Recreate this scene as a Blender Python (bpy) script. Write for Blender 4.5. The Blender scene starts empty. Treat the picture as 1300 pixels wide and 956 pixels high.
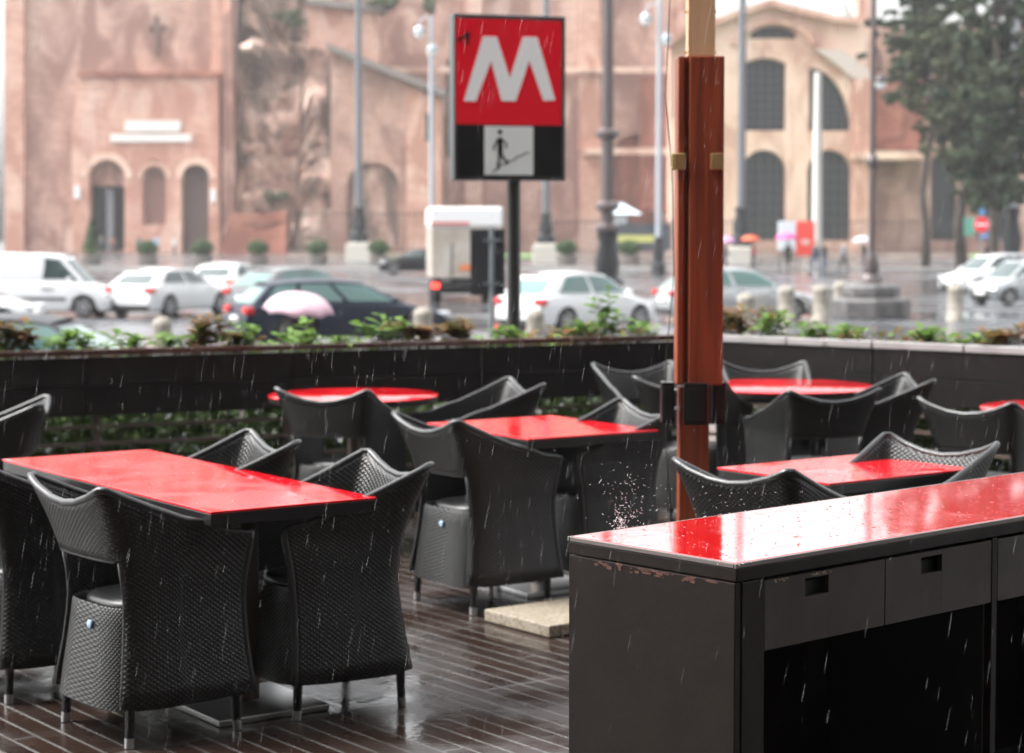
import bpy, bmesh, math, random
from mathutils import Vector, Matrix
from mathutils.geometry import tessellate_polygon
random.seed(7)
R = math.radians
scene = bpy.context.scene
col = scene.collection

# ------------------------------------------------------------------ camera
FPX = 2550.0; HZ = 290.0; CH = 1.64; PITCH = math.atan(143/FPX)
STREET = -0.91
cam_d = bpy.data.cameras.new('camera'); cam = bpy.data.objects.new('camera', cam_d); col.objects.link(cam)
cam.location = (0, 0, CH); cam.rotation_euler = (R(90)-PITCH, 0, 0)
cam_d.sensor_width = 36; cam_d.sensor_fit = 'HORIZONTAL'; cam_d.lens = 36*FPX/1300
cam_d.shift_y = -45/1300
cam_d.clip_start = .05; cam_d.clip_end = 3000
cam_d.dof.use_dof = True; cam_d.dof.focus_distance = 5.0; cam_d.dof.aperture_fstop = 3.8
cam_d.dof.aperture_blades = 9
scene.camera = cam

def ray(px, py):
    u = (px-650)/FPX; v = (433-py)/FPX
    return Vector((u, math.cos(PITCH)+v*math.sin(PITCH), -math.sin(PITCH)+v*math.cos(PITCH)))
def P(px, py, Y):                       # point seen at a pixel at distance Y
    d = ray(px, py); return Vector((0, 0, CH)) + d*(Y/d.y)
def G(px, py, z):                       # point seen at a pixel on the level z
    d = ray(px, py); return Vector((0, 0, CH)) + d*((z-CH)/d.z)
def gx(px, Y): return P(px, HZ, Y).x

# ------------------------------------------------------------------ materials
MATS = {}
def mat(name, color, rough=.5, metal=0, noise=None, bump=None, coat=0, emit=None, alpha=1, spec=None, rvar=None, trans=0):
    if name in MATS: return MATS[name]
    m = bpy.data.materials.new(name); m.use_nodes = True
    nt = m.node_tree; N = nt.nodes; L = nt.links
    b = N['Principled BSDF']
    b.inputs['Base Color'].default_value = (*color, 1); b.inputs['Roughness'].default_value = rough
    b.inputs['Metallic'].default_value = metal
    b.inputs['Coat Weight'].default_value = coat; b.inputs['Coat Roughness'].default_value = .04
    if spec is not None: b.inputs['Specular IOR Level'].default_value = spec
    if trans: b.inputs['Transmission Weight'].default_value = trans
    if alpha < 1: b.inputs['Alpha'].default_value = alpha
    if emit:
        b.inputs['Emission Color'].default_value = (*emit[0], 1); b.inputs['Emission Strength'].default_value = emit[1]
    tc = None
    if noise or bump or rvar: tc = N.new('ShaderNodeTexCoord')
    if noise:                           # (scale, colour2, lo, hi[, detail])
        n = N.new('ShaderNodeTexNoise'); n.inputs['Scale'].default_value = noise[0]; n.inputs['Detail'].default_value = noise[4] if len(noise) > 4 else 6
        r = N.new('ShaderNodeMapRange'); r.inputs[1].default_value = noise[2]; r.inputs[2].default_value = noise[3]
        mx = N.new('ShaderNodeMix'); mx.data_type = 'RGBA'
        mx.inputs[6].default_value = (*color, 1); mx.inputs[7].default_value = (*noise[1], 1)
        L.new(tc.outputs['Object'], n.inputs['Vector']); L.new(n.outputs[0], r.inputs[0]); L.new(r.outputs[0], mx.inputs[0]); L.new(mx.outputs[2], b.inputs['Base Color'])
    if bump:                            # (scale, strength, distance)
        n = N.new('ShaderNodeTexNoise'); n.inputs['Scale'].default_value = bump[0]; n.inputs['Detail'].default_value = 5
        bp = N.new('ShaderNodeBump'); bp.inputs['Strength'].default_value = bump[1]; bp.inputs['Distance'].default_value = bump[2]
        L.new(tc.outputs['Object'], n.inputs['Vector']); L.new(n.outputs[0], bp.inputs['Height']); L.new(bp.outputs[0], b.inputs['Normal'])
    if rvar:                            # (scale, r0, r1)
        n = N.new('ShaderNodeTexNoise'); n.inputs['Scale'].default_value = rvar[0]; n.inputs['Detail'].default_value = 4
        r = N.new('ShaderNodeMapRange'); r.inputs[1].default_value = .35; r.inputs[2].default_value = .65
        r.inputs[3].default_value = rvar[1]; r.inputs[4].default_value = rvar[2]
        L.new(tc.outputs['Object'], n.inputs['Vector']); L.new(n.outputs[0], r.inputs[0]); L.new(r.outputs[0], b.inputs['Roughness'])
    MATS[name] = m
    return m

def nd(nt, kind, **kw):
    n = nt.nodes.new(kind)
    for k, v in kw.items(): setattr(n, k, v)
    return n

def weave_mat():
    m = mat('black_woven_resin', (.005, .005, .005), .36, spec=.5)
    nt = m.node_tree; L = nt.links; b = nt.nodes['Principled BSDF']
    uv = nd(nt, 'ShaderNodeUVMap'); sep = nd(nt, 'ShaderNodeSeparateXYZ'); L.new(uv.outputs[0], sep.inputs[0])
    def mth(op, a, bb=None):
        n = nd(nt, 'ShaderNodeMath', operation=op)
        for i, s in enumerate((a, bb)):
            if s is None: continue
            if isinstance(s, (int, float)): n.inputs[i].default_value = s
            else: L.new(s, n.inputs[i])
        return n.outputs[0]
    k = math.pi/.022
    a = mth('ADD', sep.outputs[0], mth('MULTIPLY', sep.outputs[1], 1.35)); c = mth('SUBTRACT', sep.outputs[0], mth('MULTIPLY', sep.outputs[1], 1.35))
    h = mth('MULTIPLY', mth('ABSOLUTE', mth('SINE', mth('MULTIPLY', a, k))), mth('ABSOLUTE', mth('SINE', mth('MULTIPLY', c, k))))
    h = mth('POWER', h, 1.15)
    bp = nd(nt, 'ShaderNodeBump'); bp.inputs['Strength'].default_value = .75; bp.inputs['Distance'].default_value = .0022
    L.new(h, bp.inputs['Height']); L.new(bp.outputs[0], b.inputs['Normal'])
    mx = nd(nt, 'ShaderNodeMix', data_type='RGBA'); mx.inputs[6].default_value = (.001, .001, .001, 1); mx.inputs[7].default_value = (.006, .0058, .0056, 1)
    L.new(h, mx.inputs[0]); L.new(mx.outputs[2], b.inputs['Base Color'])
    return m

def red_glass(name, wet):
    m = mat(name, (.6, .005, .012), .06, spec=.5, coat=1 if wet > .3 else 0)
    m.node_tree.nodes['Principled BSDF'].inputs['Coat IOR'].default_value = 1.5
    nt = m.node_tree; L = nt.links; b = nt.nodes['Principled BSDF']
    b.inputs['IOR'].default_value = 1.5
    tc = nd(nt, 'ShaderNodeTexCoord')
    # a film of rain water lying in uneven pools
    n1 = nd(nt, 'ShaderNodeTexNoise'); n1.inputs['Scale'].default_value = 3.2; n1.inputs['Detail'].default_value = 3; n1.inputs['Roughness'].default_value = .5
    L.new(tc.outputs['Object'], n1.inputs['Vector'])
    r1 = nd(nt, 'ShaderNodeMapRange', interpolation_type='SMOOTHSTEP'); r1.inputs[1].default_value = .40; r1.inputs[2].default_value = .60
    L.new(n1.outputs[0], r1.inputs[0])
    v = nd(nt, 'ShaderNodeTexVoronoi'); v.inputs['Scale'].default_value = 22; L.new(tc.outputs['Object'], v.inputs['Vector'])
    r2 = nd(nt, 'ShaderNodeMapRange', interpolation_type='SMOOTHSTEP'); r2.inputs[1].default_value = .10; r2.inputs[2].default_value = .2; r2.inputs[3].default_value = .5; r2.inputs[4].default_value = 0
    L.new(v.outputs['Distance'], r2.inputs[0])
    n3 = nd(nt, 'ShaderNodeTexNoise'); n3.inputs['Scale'].default_value = 26; L.new(tc.outputs['Object'], n3.inputs['Vector'])
    ad = nd(nt, 'ShaderNodeMath', operation='ADD'); L.new(r1.outputs[0], ad.inputs[0]); L.new(r2.outputs[0], ad.inputs[1])
    a2 = nd(nt, 'ShaderNodeMath', operation='MULTIPLY_ADD'); L.new(n3.outputs[0], a2.inputs[0]); a2.inputs[1].default_value = .8; L.new(ad.outputs[0], a2.inputs[2])
    bp = nd(nt, 'ShaderNodeBump'); bp.inputs['Strength'].default_value = wet; bp.inputs['Distance'].default_value = .0010
    L.new(a2.outputs[0], bp.inputs['Height']); L.new(bp.outputs[0], b.inputs['Normal'])
    r3 = nd(nt, 'ShaderNodeMapRange'); r3.inputs[3].default_value = .13; r3.inputs[4].default_value = .02
    L.new(r1.outputs[0], r3.inputs[0]); L.new(r3.outputs[0], b.inputs['Roughness'])
    return m

def deck_mat():
    m = mat('wet_brown_decking', (.03, .017, .012), .3)
    nt = m.node_tree; L = nt.links; b = nt.nodes['Principled BSDF']
    tc = nd(nt, 'ShaderNodeTexCoord'); mp = nd(nt, 'ShaderNodeMapping'); mp.inputs['Rotation'].default_value = (0, 0, R(53))
    L.new(tc.outputs['Object'], mp.inputs[0])
    br = nd(nt, 'ShaderNodeTexBrick'); br.inputs['Scale'].default_value = 1; br.inputs['Brick Width'].default_value = .95; br.inputs['Row Height'].default_value = .085
    br.inputs['Mortar Size'].default_value = .006; br.inputs['Mortar Smooth'].default_value = .2; br.offset = .37; br.offset_frequency = 6
    br.inputs['Color1'].default_value = (.026, .015, .011, 1); br.inputs['Color2'].default_value = (.017, .0105, .0085, 1); br.inputs['Mortar'].default_value = (.12, .115, .11, 1)  # pale joint colour imitates sky reflected in water between the boards
    L.new(mp.outputs[0], br.inputs['Vector']); nm = nd(nt, 'ShaderNodeTexNoise'); nm.inputs['Scale'].default_value = 1.7; nm.inputs['Detail'].default_value = 3; L.new(tc.outputs['Object'], nm.inputs['Vector'])
    rm = nd(nt, 'ShaderNodeMapRange'); rm.inputs[1].default_value = .42; rm.inputs[2].default_value = .58; rm.inputs[3].default_value = .35; L.new(nm.outputs[0], rm.inputs[0])
    xm = nd(nt, 'ShaderNodeMix', data_type='RGBA'); xm.inputs[6].default_value = (.02, .012, .009, 1); L.new(rm.outputs[0], xm.inputs[0]); L.new(br.outputs['Color'], xm.inputs[7]); L.new(xm.outputs[2], b.inputs['Base Color'])
    n = nd(nt, 'ShaderNodeTexNoise'); n.inputs['Scale'].default_value = 3; n.inputs['Detail'].default_value = 5; L.new(tc.outputs['Object'], n.inputs['Vector'])
    r = nd(nt, 'ShaderNodeMapRange'); r.inputs[1].default_value = .4; r.inputs[2].default_value = .6; r.inputs[3].default_value = .12; r.inputs[4].default_value = .34
    L.new(n.outputs[0], r.inputs[0]); L.new(r.outputs[0], b.inputs['Roughness'])
    bp = nd(nt, 'ShaderNodeBump'); bp.inputs['Distance'].default_value = .003; bp.inputs['Strength'].default_value = .6
    L.new(br.outputs['Fac'], bp.inputs['Height'])
    n2 = nd(nt, 'ShaderNodeTexNoise'); n2.inputs['Scale'].default_value = 25; L.new(tc.outputs['Object'], n2.inputs['Vector'])
    b2 = nd(nt, 'ShaderNodeBump'); b2.inputs['Distance'].default_value = .002; b2.inputs['Strength'].default_value = .5
    L.new(n2.outputs[0], b2.inputs['Height']); L.new(bp.outputs[0], b2.inputs['Normal']); L.new(b2.outputs[0], b.inputs['Normal'])
    return m

def asphalt_mat():
    m = mat('wet_asphalt', (.045, .045, .048), .3, spec=.42)
    nt = m.node_tree; L = nt.links; b = nt.nodes['Principled BSDF']
    tc = nd(nt, 'ShaderNodeTexCoord')
    n = nd(nt, 'ShaderNodeTexNoise'); n.inputs['Scale'].default_value = .16; n.inputs['Detail'].default_value = 7; n.inputs['Roughness'].default_value = .6
    L.new(tc.outputs['Object'], n.inputs['Vector'])
    r = nd(nt, 'ShaderNodeMapRange'); r.inputs[1].default_value = .42; r.inputs[2].default_value = .58; r.inputs[3].default_value = .07; r.inputs[4].default_value = .3
    L.new(n.outputs[0], r.inputs[0]); L.new(r.outputs[0], b.inputs['Roughness'])
    r2 = nd(nt, 'ShaderNodeMix', data_type='RGBA'); r2.inputs[6].default_value = (.045, .048, .054, 1); r2.inputs[7].default_value = (.085, .088, .095, 1)
    L.new(n.outputs[0], r2.inputs[0]); L.new(r2.outputs[2], b.inputs['Base Color'])
    n2 = nd(nt, 'ShaderNodeTexNoise'); n2.inputs['Scale'].default_value = 9; L.new(tc.outputs['Object'], n2.inputs['Vector'])
    bp = nd(nt, 'ShaderNodeBump'); bp.inputs['Distance'].default_value = .004; bp.inputs['Strength'].default_value = .4
    L.new(n2.outputs[0], bp.inputs['Height']); L.new(bp.outputs[0], b.inputs['Normal'])
    return m

def masonry(name, c1, c2, c3, scale=.12, bands=True):
    m = mat(name, c1, .85)
    nt = m.node_tree; L = nt.links; b = nt.nodes['Principled BSDF']
    tc = nd(nt, 'ShaderNodeTexCoord')
    n = nd(nt, 'ShaderNodeTexNoise'); n.inputs['Scale'].default_value = scale; n.inputs['Detail'].default_value = 9; n.inputs['Roughness'].default_value = .62
    mp = nd(nt, 'ShaderNodeMapping'); mp.inputs['Scale'].default_value = (1.3, 1.3, .7); L.new(tc.outputs['Object'], mp.inputs[0]); L.new(mp.outputs[0], n.inputs['Vector'])
    cr = nd(nt, 'ShaderNodeValToRGB'); e = cr.color_ramp.elements
    e[0].position = .36; e[0].color = (*c2, 1); e[1].position = .66; e[1].color = (*c3, 1)
    e2 = cr.color_ramp.elements.new(.48); e2.color = (*c1, 1)
    L.new(n.outputs[0], cr.inputs[0])
    out = cr.outputs[0]
    if bands:
        sp = nd(nt, 'ShaderNodeSeparateXYZ'); L.new(tc.outputs['Object'], sp.inputs[0])
        cmb = nd(nt, 'ShaderNodeCombineXYZ'); L.new(sp.outputs[0], cmb.inputs[0]); L.new(sp.outputs[2], cmb.inputs[1])
        br = nd(nt, 'ShaderNodeTexBrick'); br.inputs['Scale'].default_value = 1; br.inputs['Brick Width'].default_value = 1.1; br.inputs['Row Height'].default_value = .35; br.inputs['Mortar Size'].default_value = .03
        br.inputs['Color1'].default_value = (1, 1, 1, 1); br.inputs['Color2'].default_value = (.82, .8, .8, 1); br.inputs['Mortar'].default_value = (.75, .72, .7, 1)
        L.new(cmb.outputs[0], br.inputs['Vector'])
        mx = nd(nt, 'ShaderNodeMix', data_type='RGBA', blend_type='MULTIPLY'); mx.inputs[0].default_value = 1
        L.new(out, mx.inputs[6]); L.new(br.outputs[0], mx.inputs[7]); out = mx.outputs[2]
    n4 = nd(nt, 'ShaderNodeTexNoise'); n4.inputs['Scale'].default_value = .3; n4.inputs['Detail'].default_value = 6; n4.inputs['Distortion'].default_value = 1.2
    m4 = nd(nt, 'ShaderNodeMapping'); m4.inputs['Scale'].default_value = (1, 1, .45); m4.inputs['Location'].default_value = (31, 7, 3); L.new(tc.outputs['Object'], m4.inputs[0]); L.new(m4.outputs[0], n4.inputs['Vector'])
    r4 = nd(nt, 'ShaderNodeMapRange'); r4.inputs[1].default_value = .48; r4.inputs[2].default_value = .6; r4.inputs[4].default_value = .9; L.new(n4.outputs[0], r4.inputs[0])
    x4 = nd(nt, 'ShaderNodeMix', data_type='RGBA'); x4.inputs[7].default_value = (c2[0]*.8, c2[1]*.75, c2[2]*.75, 1); L.new(r4.outputs[0], x4.inputs[0]); L.new(out, x4.inputs[6]); out = x4.outputs[2]
    L.new(out, b.inputs['Base Color'])
    bp = nd(nt, 'ShaderNodeBump'); bp.inputs['Distance'].default_value = .25; bp.inputs['Strength'].default_value = .6
    L.new(n.outputs[0], bp.inputs['Height']); L.new(bp.outputs[0], b.inputs['Normal'])
    return m

def leaf_mat(name, c1, c2, rough=.35, scale=5):
    m = mat(name, c1, rough)
    nt = m.node_tree; L = nt.links; b = nt.nodes['Principled BSDF']
    tc = nd(nt, 'ShaderNodeTexCoord'); n = nd(nt, 'ShaderNodeTexNoise'); n.inputs['Scale'].default_value = scale; n.inputs['Detail'].default_value = 3
    L.new(tc.outputs['Object'], n.inputs['Vector'])
    r = nd(nt, 'ShaderNodeMapRange'); r.inputs[1].default_value = .38; r.inputs[2].default_value = .62; L.new(n.outputs[0], r.inputs[0])
    mx = nd(nt, 'ShaderNodeMix', data_type='RGBA'); mx.inputs[6].default_value = (*c1, 1); mx.inputs[7].default_value = (*c2, 1)
    L.new(r.outputs[0], mx.inputs[0]); L.new(mx.outputs[2], b.inputs['Base Color'])
    b.inputs['Specular IOR Level'].default_value = .22
    tr = nd(nt, 'ShaderNodeBsdfTranslucent'); L.new(mx.outputs[2], tr.inputs[0])
    ms = nd(nt, 'ShaderNodeMixShader'); ms.inputs[0].default_value = .35
    o = [x for x in nt.nodes if x.type == 'OUTPUT_MATERIAL'][0]
    L.new(b.outputs[0], ms.inputs[1]); L.new(tr.outputs[0], ms.inputs[2]); L.new(ms.outputs[0], o.inputs[0])
    return m

def wood_mat(name, c1, c2, rough=.3, coat=.4):
    m = mat(name, c1, rough, coat=coat)
    nt = m.node_tree; L = nt.links; b = nt.nodes['Principled BSDF']
    tc = nd(nt, 'ShaderNodeTexCoord'); mp = nd(nt, 'ShaderNodeMapping'); mp.inputs['Scale'].default_value = (38, 38, 1.6); L.new(tc.outputs['Object'], mp.inputs[0])
    n = nd(nt, 'ShaderNodeTexNoise'); n.inputs['Scale'].default_value = 1; n.inputs['Detail'].default_value = 6; n.inputs['Distortion'].default_value = .6; L.new(mp.outputs[0], n.inputs['Vector'])
    r = nd(nt, 'ShaderNodeMapRange'); r.inputs[1].default_value = .35; r.inputs[2].default_value = .65; L.new(n.outputs[0], r.inputs[0])
    mx = nd(nt, 'ShaderNodeMix', data_type='RGBA'); mx.inputs[6].default_value = (*c1, 1); mx.inputs[7].default_value = (*c2, 1)
    L.new(r.outputs[0], mx.inputs[0]); L.new(mx.outputs[2], b.inputs['Base Color'])
    bp = nd(nt, 'ShaderNodeBump'); bp.inputs['Distance'].default_value = .002; bp.inputs['Strength'].default_value = .4
    L.new(n.outputs[0], bp.inputs['Height']); L.new(bp.outputs[0], b.inputs['Normal'])
    return m

# ------------------------------------------------------------------ mesh builder
class MB:
    def __init__(s): s.v = []; s.f = []; s.uv = []; s.mi = []; s.cur = 0
    def vert(s, p, uv=None): s.v.append(tuple(p)); s.uv.append(uv or (p[0]+p[1], p[2])); return len(s.v)-1
    def face(s, idx): s.f.append(tuple(idx)); s.mi.append(s.cur)
    def poly(s, pts): s.face([s.vert(p) for p in pts])
    def box(s, c, d, rz=0, M=None):
        cs, sn = math.cos(rz), math.sin(rz); ids = []
        for dz in (-1, 1):
            for dx, dy in ((-1, -1), (1, -1), (1, 1), (-1, 1)):
                x, y, z = dx*d[0]/2, dy*d[1]/2, dz*d[2]/2
                p = Vector((c[0]+x*cs-y*sn, c[1]+x*sn+y*cs, c[2]+z))
                if M: p = M @ p
                ids.append(s.vert(p))
        a = ids
        for q in ((3, 2, 1, 0), (4, 5, 6, 7), (0, 1, 5, 4), (1, 2, 6, 5), (2, 3, 7, 6), (3, 0, 4, 7)): s.face([a[i] for i in q])
        return s
    def tube(s, pts, r, n=10, cap=True):
        pts = [Vector(p) for p in pts]; rs = r if isinstance(r, (list, tuple)) else [r]*len(pts)
        rings = []; prev = None; ln = 0
        for i, p in enumerate(pts):
            t = (pts[min(i+1, len(pts)-1)]-pts[max(i-1, 0)]).normalized()
            if prev is None:
                up = Vector((0, 0, 1)) if abs(t.z) < .9 else Vector((1, 0, 0)); a = t.cross(up).normalized()
            else: a = (prev-t*prev.dot(t)).normalized()
            prev = a; b = t.cross(a)
            if i: ln += (p-pts[i-1]).length
            rings.append([s.vert(p+(a*math.cos(2*math.pi*k/n)+b*math.sin(2*math.pi*k/n))*rs[i], (ln, k/n*rs[i]*6.28)) for k in range(n)])
        for i in range(len(rings)-1):
            for k in range(n): s.face((rings[i][k], rings[i][(k+1) % n], rings[i+1][(k+1) % n], rings[i+1][k]))
        if cap: s.face(rings[0][::-1]); s.face(rings[-1])
        return s
    def lathe(s, prof, n=24, M=None, cap=True):      # prof: (r, z)
        rings = []
        for r, z in prof:
            ring = []
            for k in range(n):
                a = 2*math.pi*k/n; p = Vector((r*math.cos(a), r*math.sin(a), z))
                if M: p = M @ p
                ring.append(s.vert(p))
            rings.append(ring)
        for i in range(len(rings)-1):
            for k in range(n): s.face((rings[i][k], rings[i][(k+1) % n], rings[i+1][(k+1) % n], rings[i+1][k]))
        if cap: s.face(rings[0][::-1]); s.face(rings[-1])
        return s
    def grid(s, rows, uvs=None, flip=False):
        ids = [[s.vert(p, uvs[i][j] if uvs else None) for j, p in enumerate(r)] for i, r in enumerate(rows)]
        for i in range(len(ids)-1):
            for j in range(len(ids[i])-1):
                q = (ids[i][j], ids[i][j+1], ids[i+1][j+1], ids[i+1][j])
                s.face(q[::-1] if flip else q)
        return ids
    def build(s, name, m, parent=None, smooth=False, loc=None, rz=0, bevel=0, solid=0):
        me = bpy.data.meshes.new(name); me.from_pydata(s.v, [], s.f); me.update()
        for mm in (m if isinstance(m, (list, tuple)) else [m]): me.materials.append(mm)
        uvl = me.uv_layers.new(name='UVMap')
        li = [0]*len(me.loops); me.loops.foreach_get('vertex_index', li)
        fl = []
        for i in li: fl.extend(s.uv[i])
        uvl.data.foreach_set('uv', fl)
        me.polygons.foreach_set('material_index', s.mi)
        if smooth is True: me.polygons.foreach_set('use_smooth', [True]*len(me.polygons))
        elif smooth:
            me.polygons.foreach_set('use_smooth', [True]*len(me.polygons)); me.set_sharp_from_angle(angle=R(smooth))
        o = bpy.data.objects.new(name, me); col.objects.link(o)
        if parent: o.parent = parent
        if loc is not None: o.location = loc
        o.rotation_euler.z = rz
        if solid:
            md = o.modifiers.new('solid', 'SOLIDIFY'); md.thickness = solid; md.offset = 0
        if bevel:
            md = o.modifiers.new('bevel', 'BEVEL'); md.width = bevel; md.segments = 2; md.limit_method = 'ANGLE'
        return o

def tag(o, label=None, cat=None, group=None, kind=None):
    if label: o['label'] = label
    if cat: o['category'] = cat
    if group: o['group'] = group
    if kind: o['kind'] = kind
    return o
def thing(name, label, cat, loc=(0, 0, 0), rz=0, group=None):
    o = bpy.data.objects.new(name, None); col.objects.link(o); o.location = loc; o.rotation_euler.z = rz; o.empty_display_size = .1
    return tag(o, label, cat, group)
KIDS = {}
def copy_tree(o, parent=None):
    c = o.copy(); col.objects.link(c)
    if parent: c.parent = parent
    for ch in [x for x in bpy.data.objects if x.parent == o]: copy_tree(ch, c)
    return c

# ------------------------------------------------------------------ material set
M_weave = weave_mat()
M_rimw = mat('woven_rim_resin', (.016, .016, .017), .33, spec=.65, bump=(160, .5, .002))
M_seat = mat('black_seat_resin', (.01, .01, .0105), .32, bump=(180, .2, .001))
M_legal = mat('aluminium', (.5, .5, .5), .35, 1)
M_dmetal = mat('dark_metal', (.02, .02, .022), .4, .2)
M_badge = mat('pale_blue_badge', (.3, .42, .55), .3)
M_glassA = red_glass('red_table_glass', .15)
M_glassB = red_glass('red_counter_glass', .8)
M_blackw = mat('black_table_edge', (.012, .011, .011), .3)
M_brown = mat('dark_brown_paint', (.010, .0064, .0049), .5, spec=.14, noise=(9, (.008, .0052, .004), .4, .6), bump=(60, .25, .002), rvar=(4, .3, .55))
M_brownf = mat('brown_drawer_paint', (.028, .0195, .0152), .5, spec=.25, noise=(7, (.021, .0148, .0116), .42, .6), bump=(40, .25, .002), rvar=(6, .3, .5))
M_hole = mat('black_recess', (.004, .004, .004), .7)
M_wood = wood_mat('orange_brown_varnished_wood', (.26, .055, .0175), (.14, .026, .0085), .42, .08)
M_tan = wood_mat('tan_wood', (.6, .41, .24), (.5, .33, .19), .45, .1)
M_brass = mat('brass', (.5, .36, .16), .35, .7)
M_panel = mat('dark_planter_panel', (.005, .0035, .0035), .5, spec=.25, noise=(6, (.009, .0055, .005), .4, .65), bump=(40, .3, .003))
M_rimL = mat('wet_brown_coping', (.07, .035, .028), .25, noise=(3, (.15, .12, .11), .5, .72))
M_rimR = mat('wet_coping_sky_sheen', (.34, .325, .325), .25, noise=(4, (.28, .26, .26), .45, .7))  # pale base colour stands in for sky reflected on the wet coping
M_rail = mat('railing_slat', (.1, .075, .062), .3)
M_deck = deck_mat(); M_asph = asphalt_mat()
M_slab = mat('pebble_concrete', (.26, .225, .175), .6, noise=(70, (.16, .13, .09), .45, .6), bump=(90, .6, .004))
M_leafG = leaf_mat('fresh_green_leaf', (.09, .18, .03), (.17, .27, .06), .6)
M_leafB = leaf_mat('rusty_leaf', (.2, .08, .03), (.10, .11, .03), .6, scale=12)
M_leafD = leaf_mat('dark_hedge_leaf', (.018, .04, .01), (.075, .12, .03), scale=9)
M_soil = mat('wet_soil', (.02, .014, .01), .7)
M_stem = mat('green_stem', (.08, .09, .03), .5)
M_white = mat('white_enamel', (.75, .75, .75), .35)
M_signred = mat('sign_red', (.8, .004, .02), .5, spec=.08)
M_signblk = mat('sign_black', (.004, .004, .0045), .35, spec=.3)
M_signframe = mat('sign_frame', (.05, .05, .052), .35)

# ------------------------------------------------------------------ ground, terrace
def struct(o): return tag(o, kind='structure')
g = MB(); g.poly([(-340, -55, STREET), (340, -55, STREET), (340, 380, STREET), (-340, 380, STREET)])
struct(g.build('street', M_asph))
FA = Vector((-5.2, 10.6, 0)); FC = Vector((1.35, 13.55, 0)); FB = Vector((5.6, 10.0, 0))
FL = G(0, 446, .95); FL.z = 0; FR_ = G(1300, 440, .95); FR_.z = 0; FC = G(893, 423.5, .95); FC.z = 0
FA = FL + (FL-FC).normalized()*2.0; FB = FR_ + (FR_-FC).normalized()*2.0
t = MB(); pts = [(-8, -2), (8, -2), (8, FB.y), (FB.x+.3, FB.y), (FC.x+.1, FC.y+.6), (FA.x, FA.y+.6), (-8, FA.y)]
pts = [(-8, -2), (8, -2), (8, 8), (FB.x+.45, FB.y+.2), (FC.x+.05, FC.y+.55), (FA.x-.2, FA.y+.45), (-8, 9)]
n = len(pts); b0 = [t.vert((x, y, STREET)) for x, y in pts]; t0 = [t.vert((x, y, 0)) for x, y in pts]
t.face(t0)
for i in range(n): t.face((b0[i], b0[(i+1) % n], t0[(i+1) % n], t0[i]))
struct(t.build('terrace_floor', M_deck))

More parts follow.
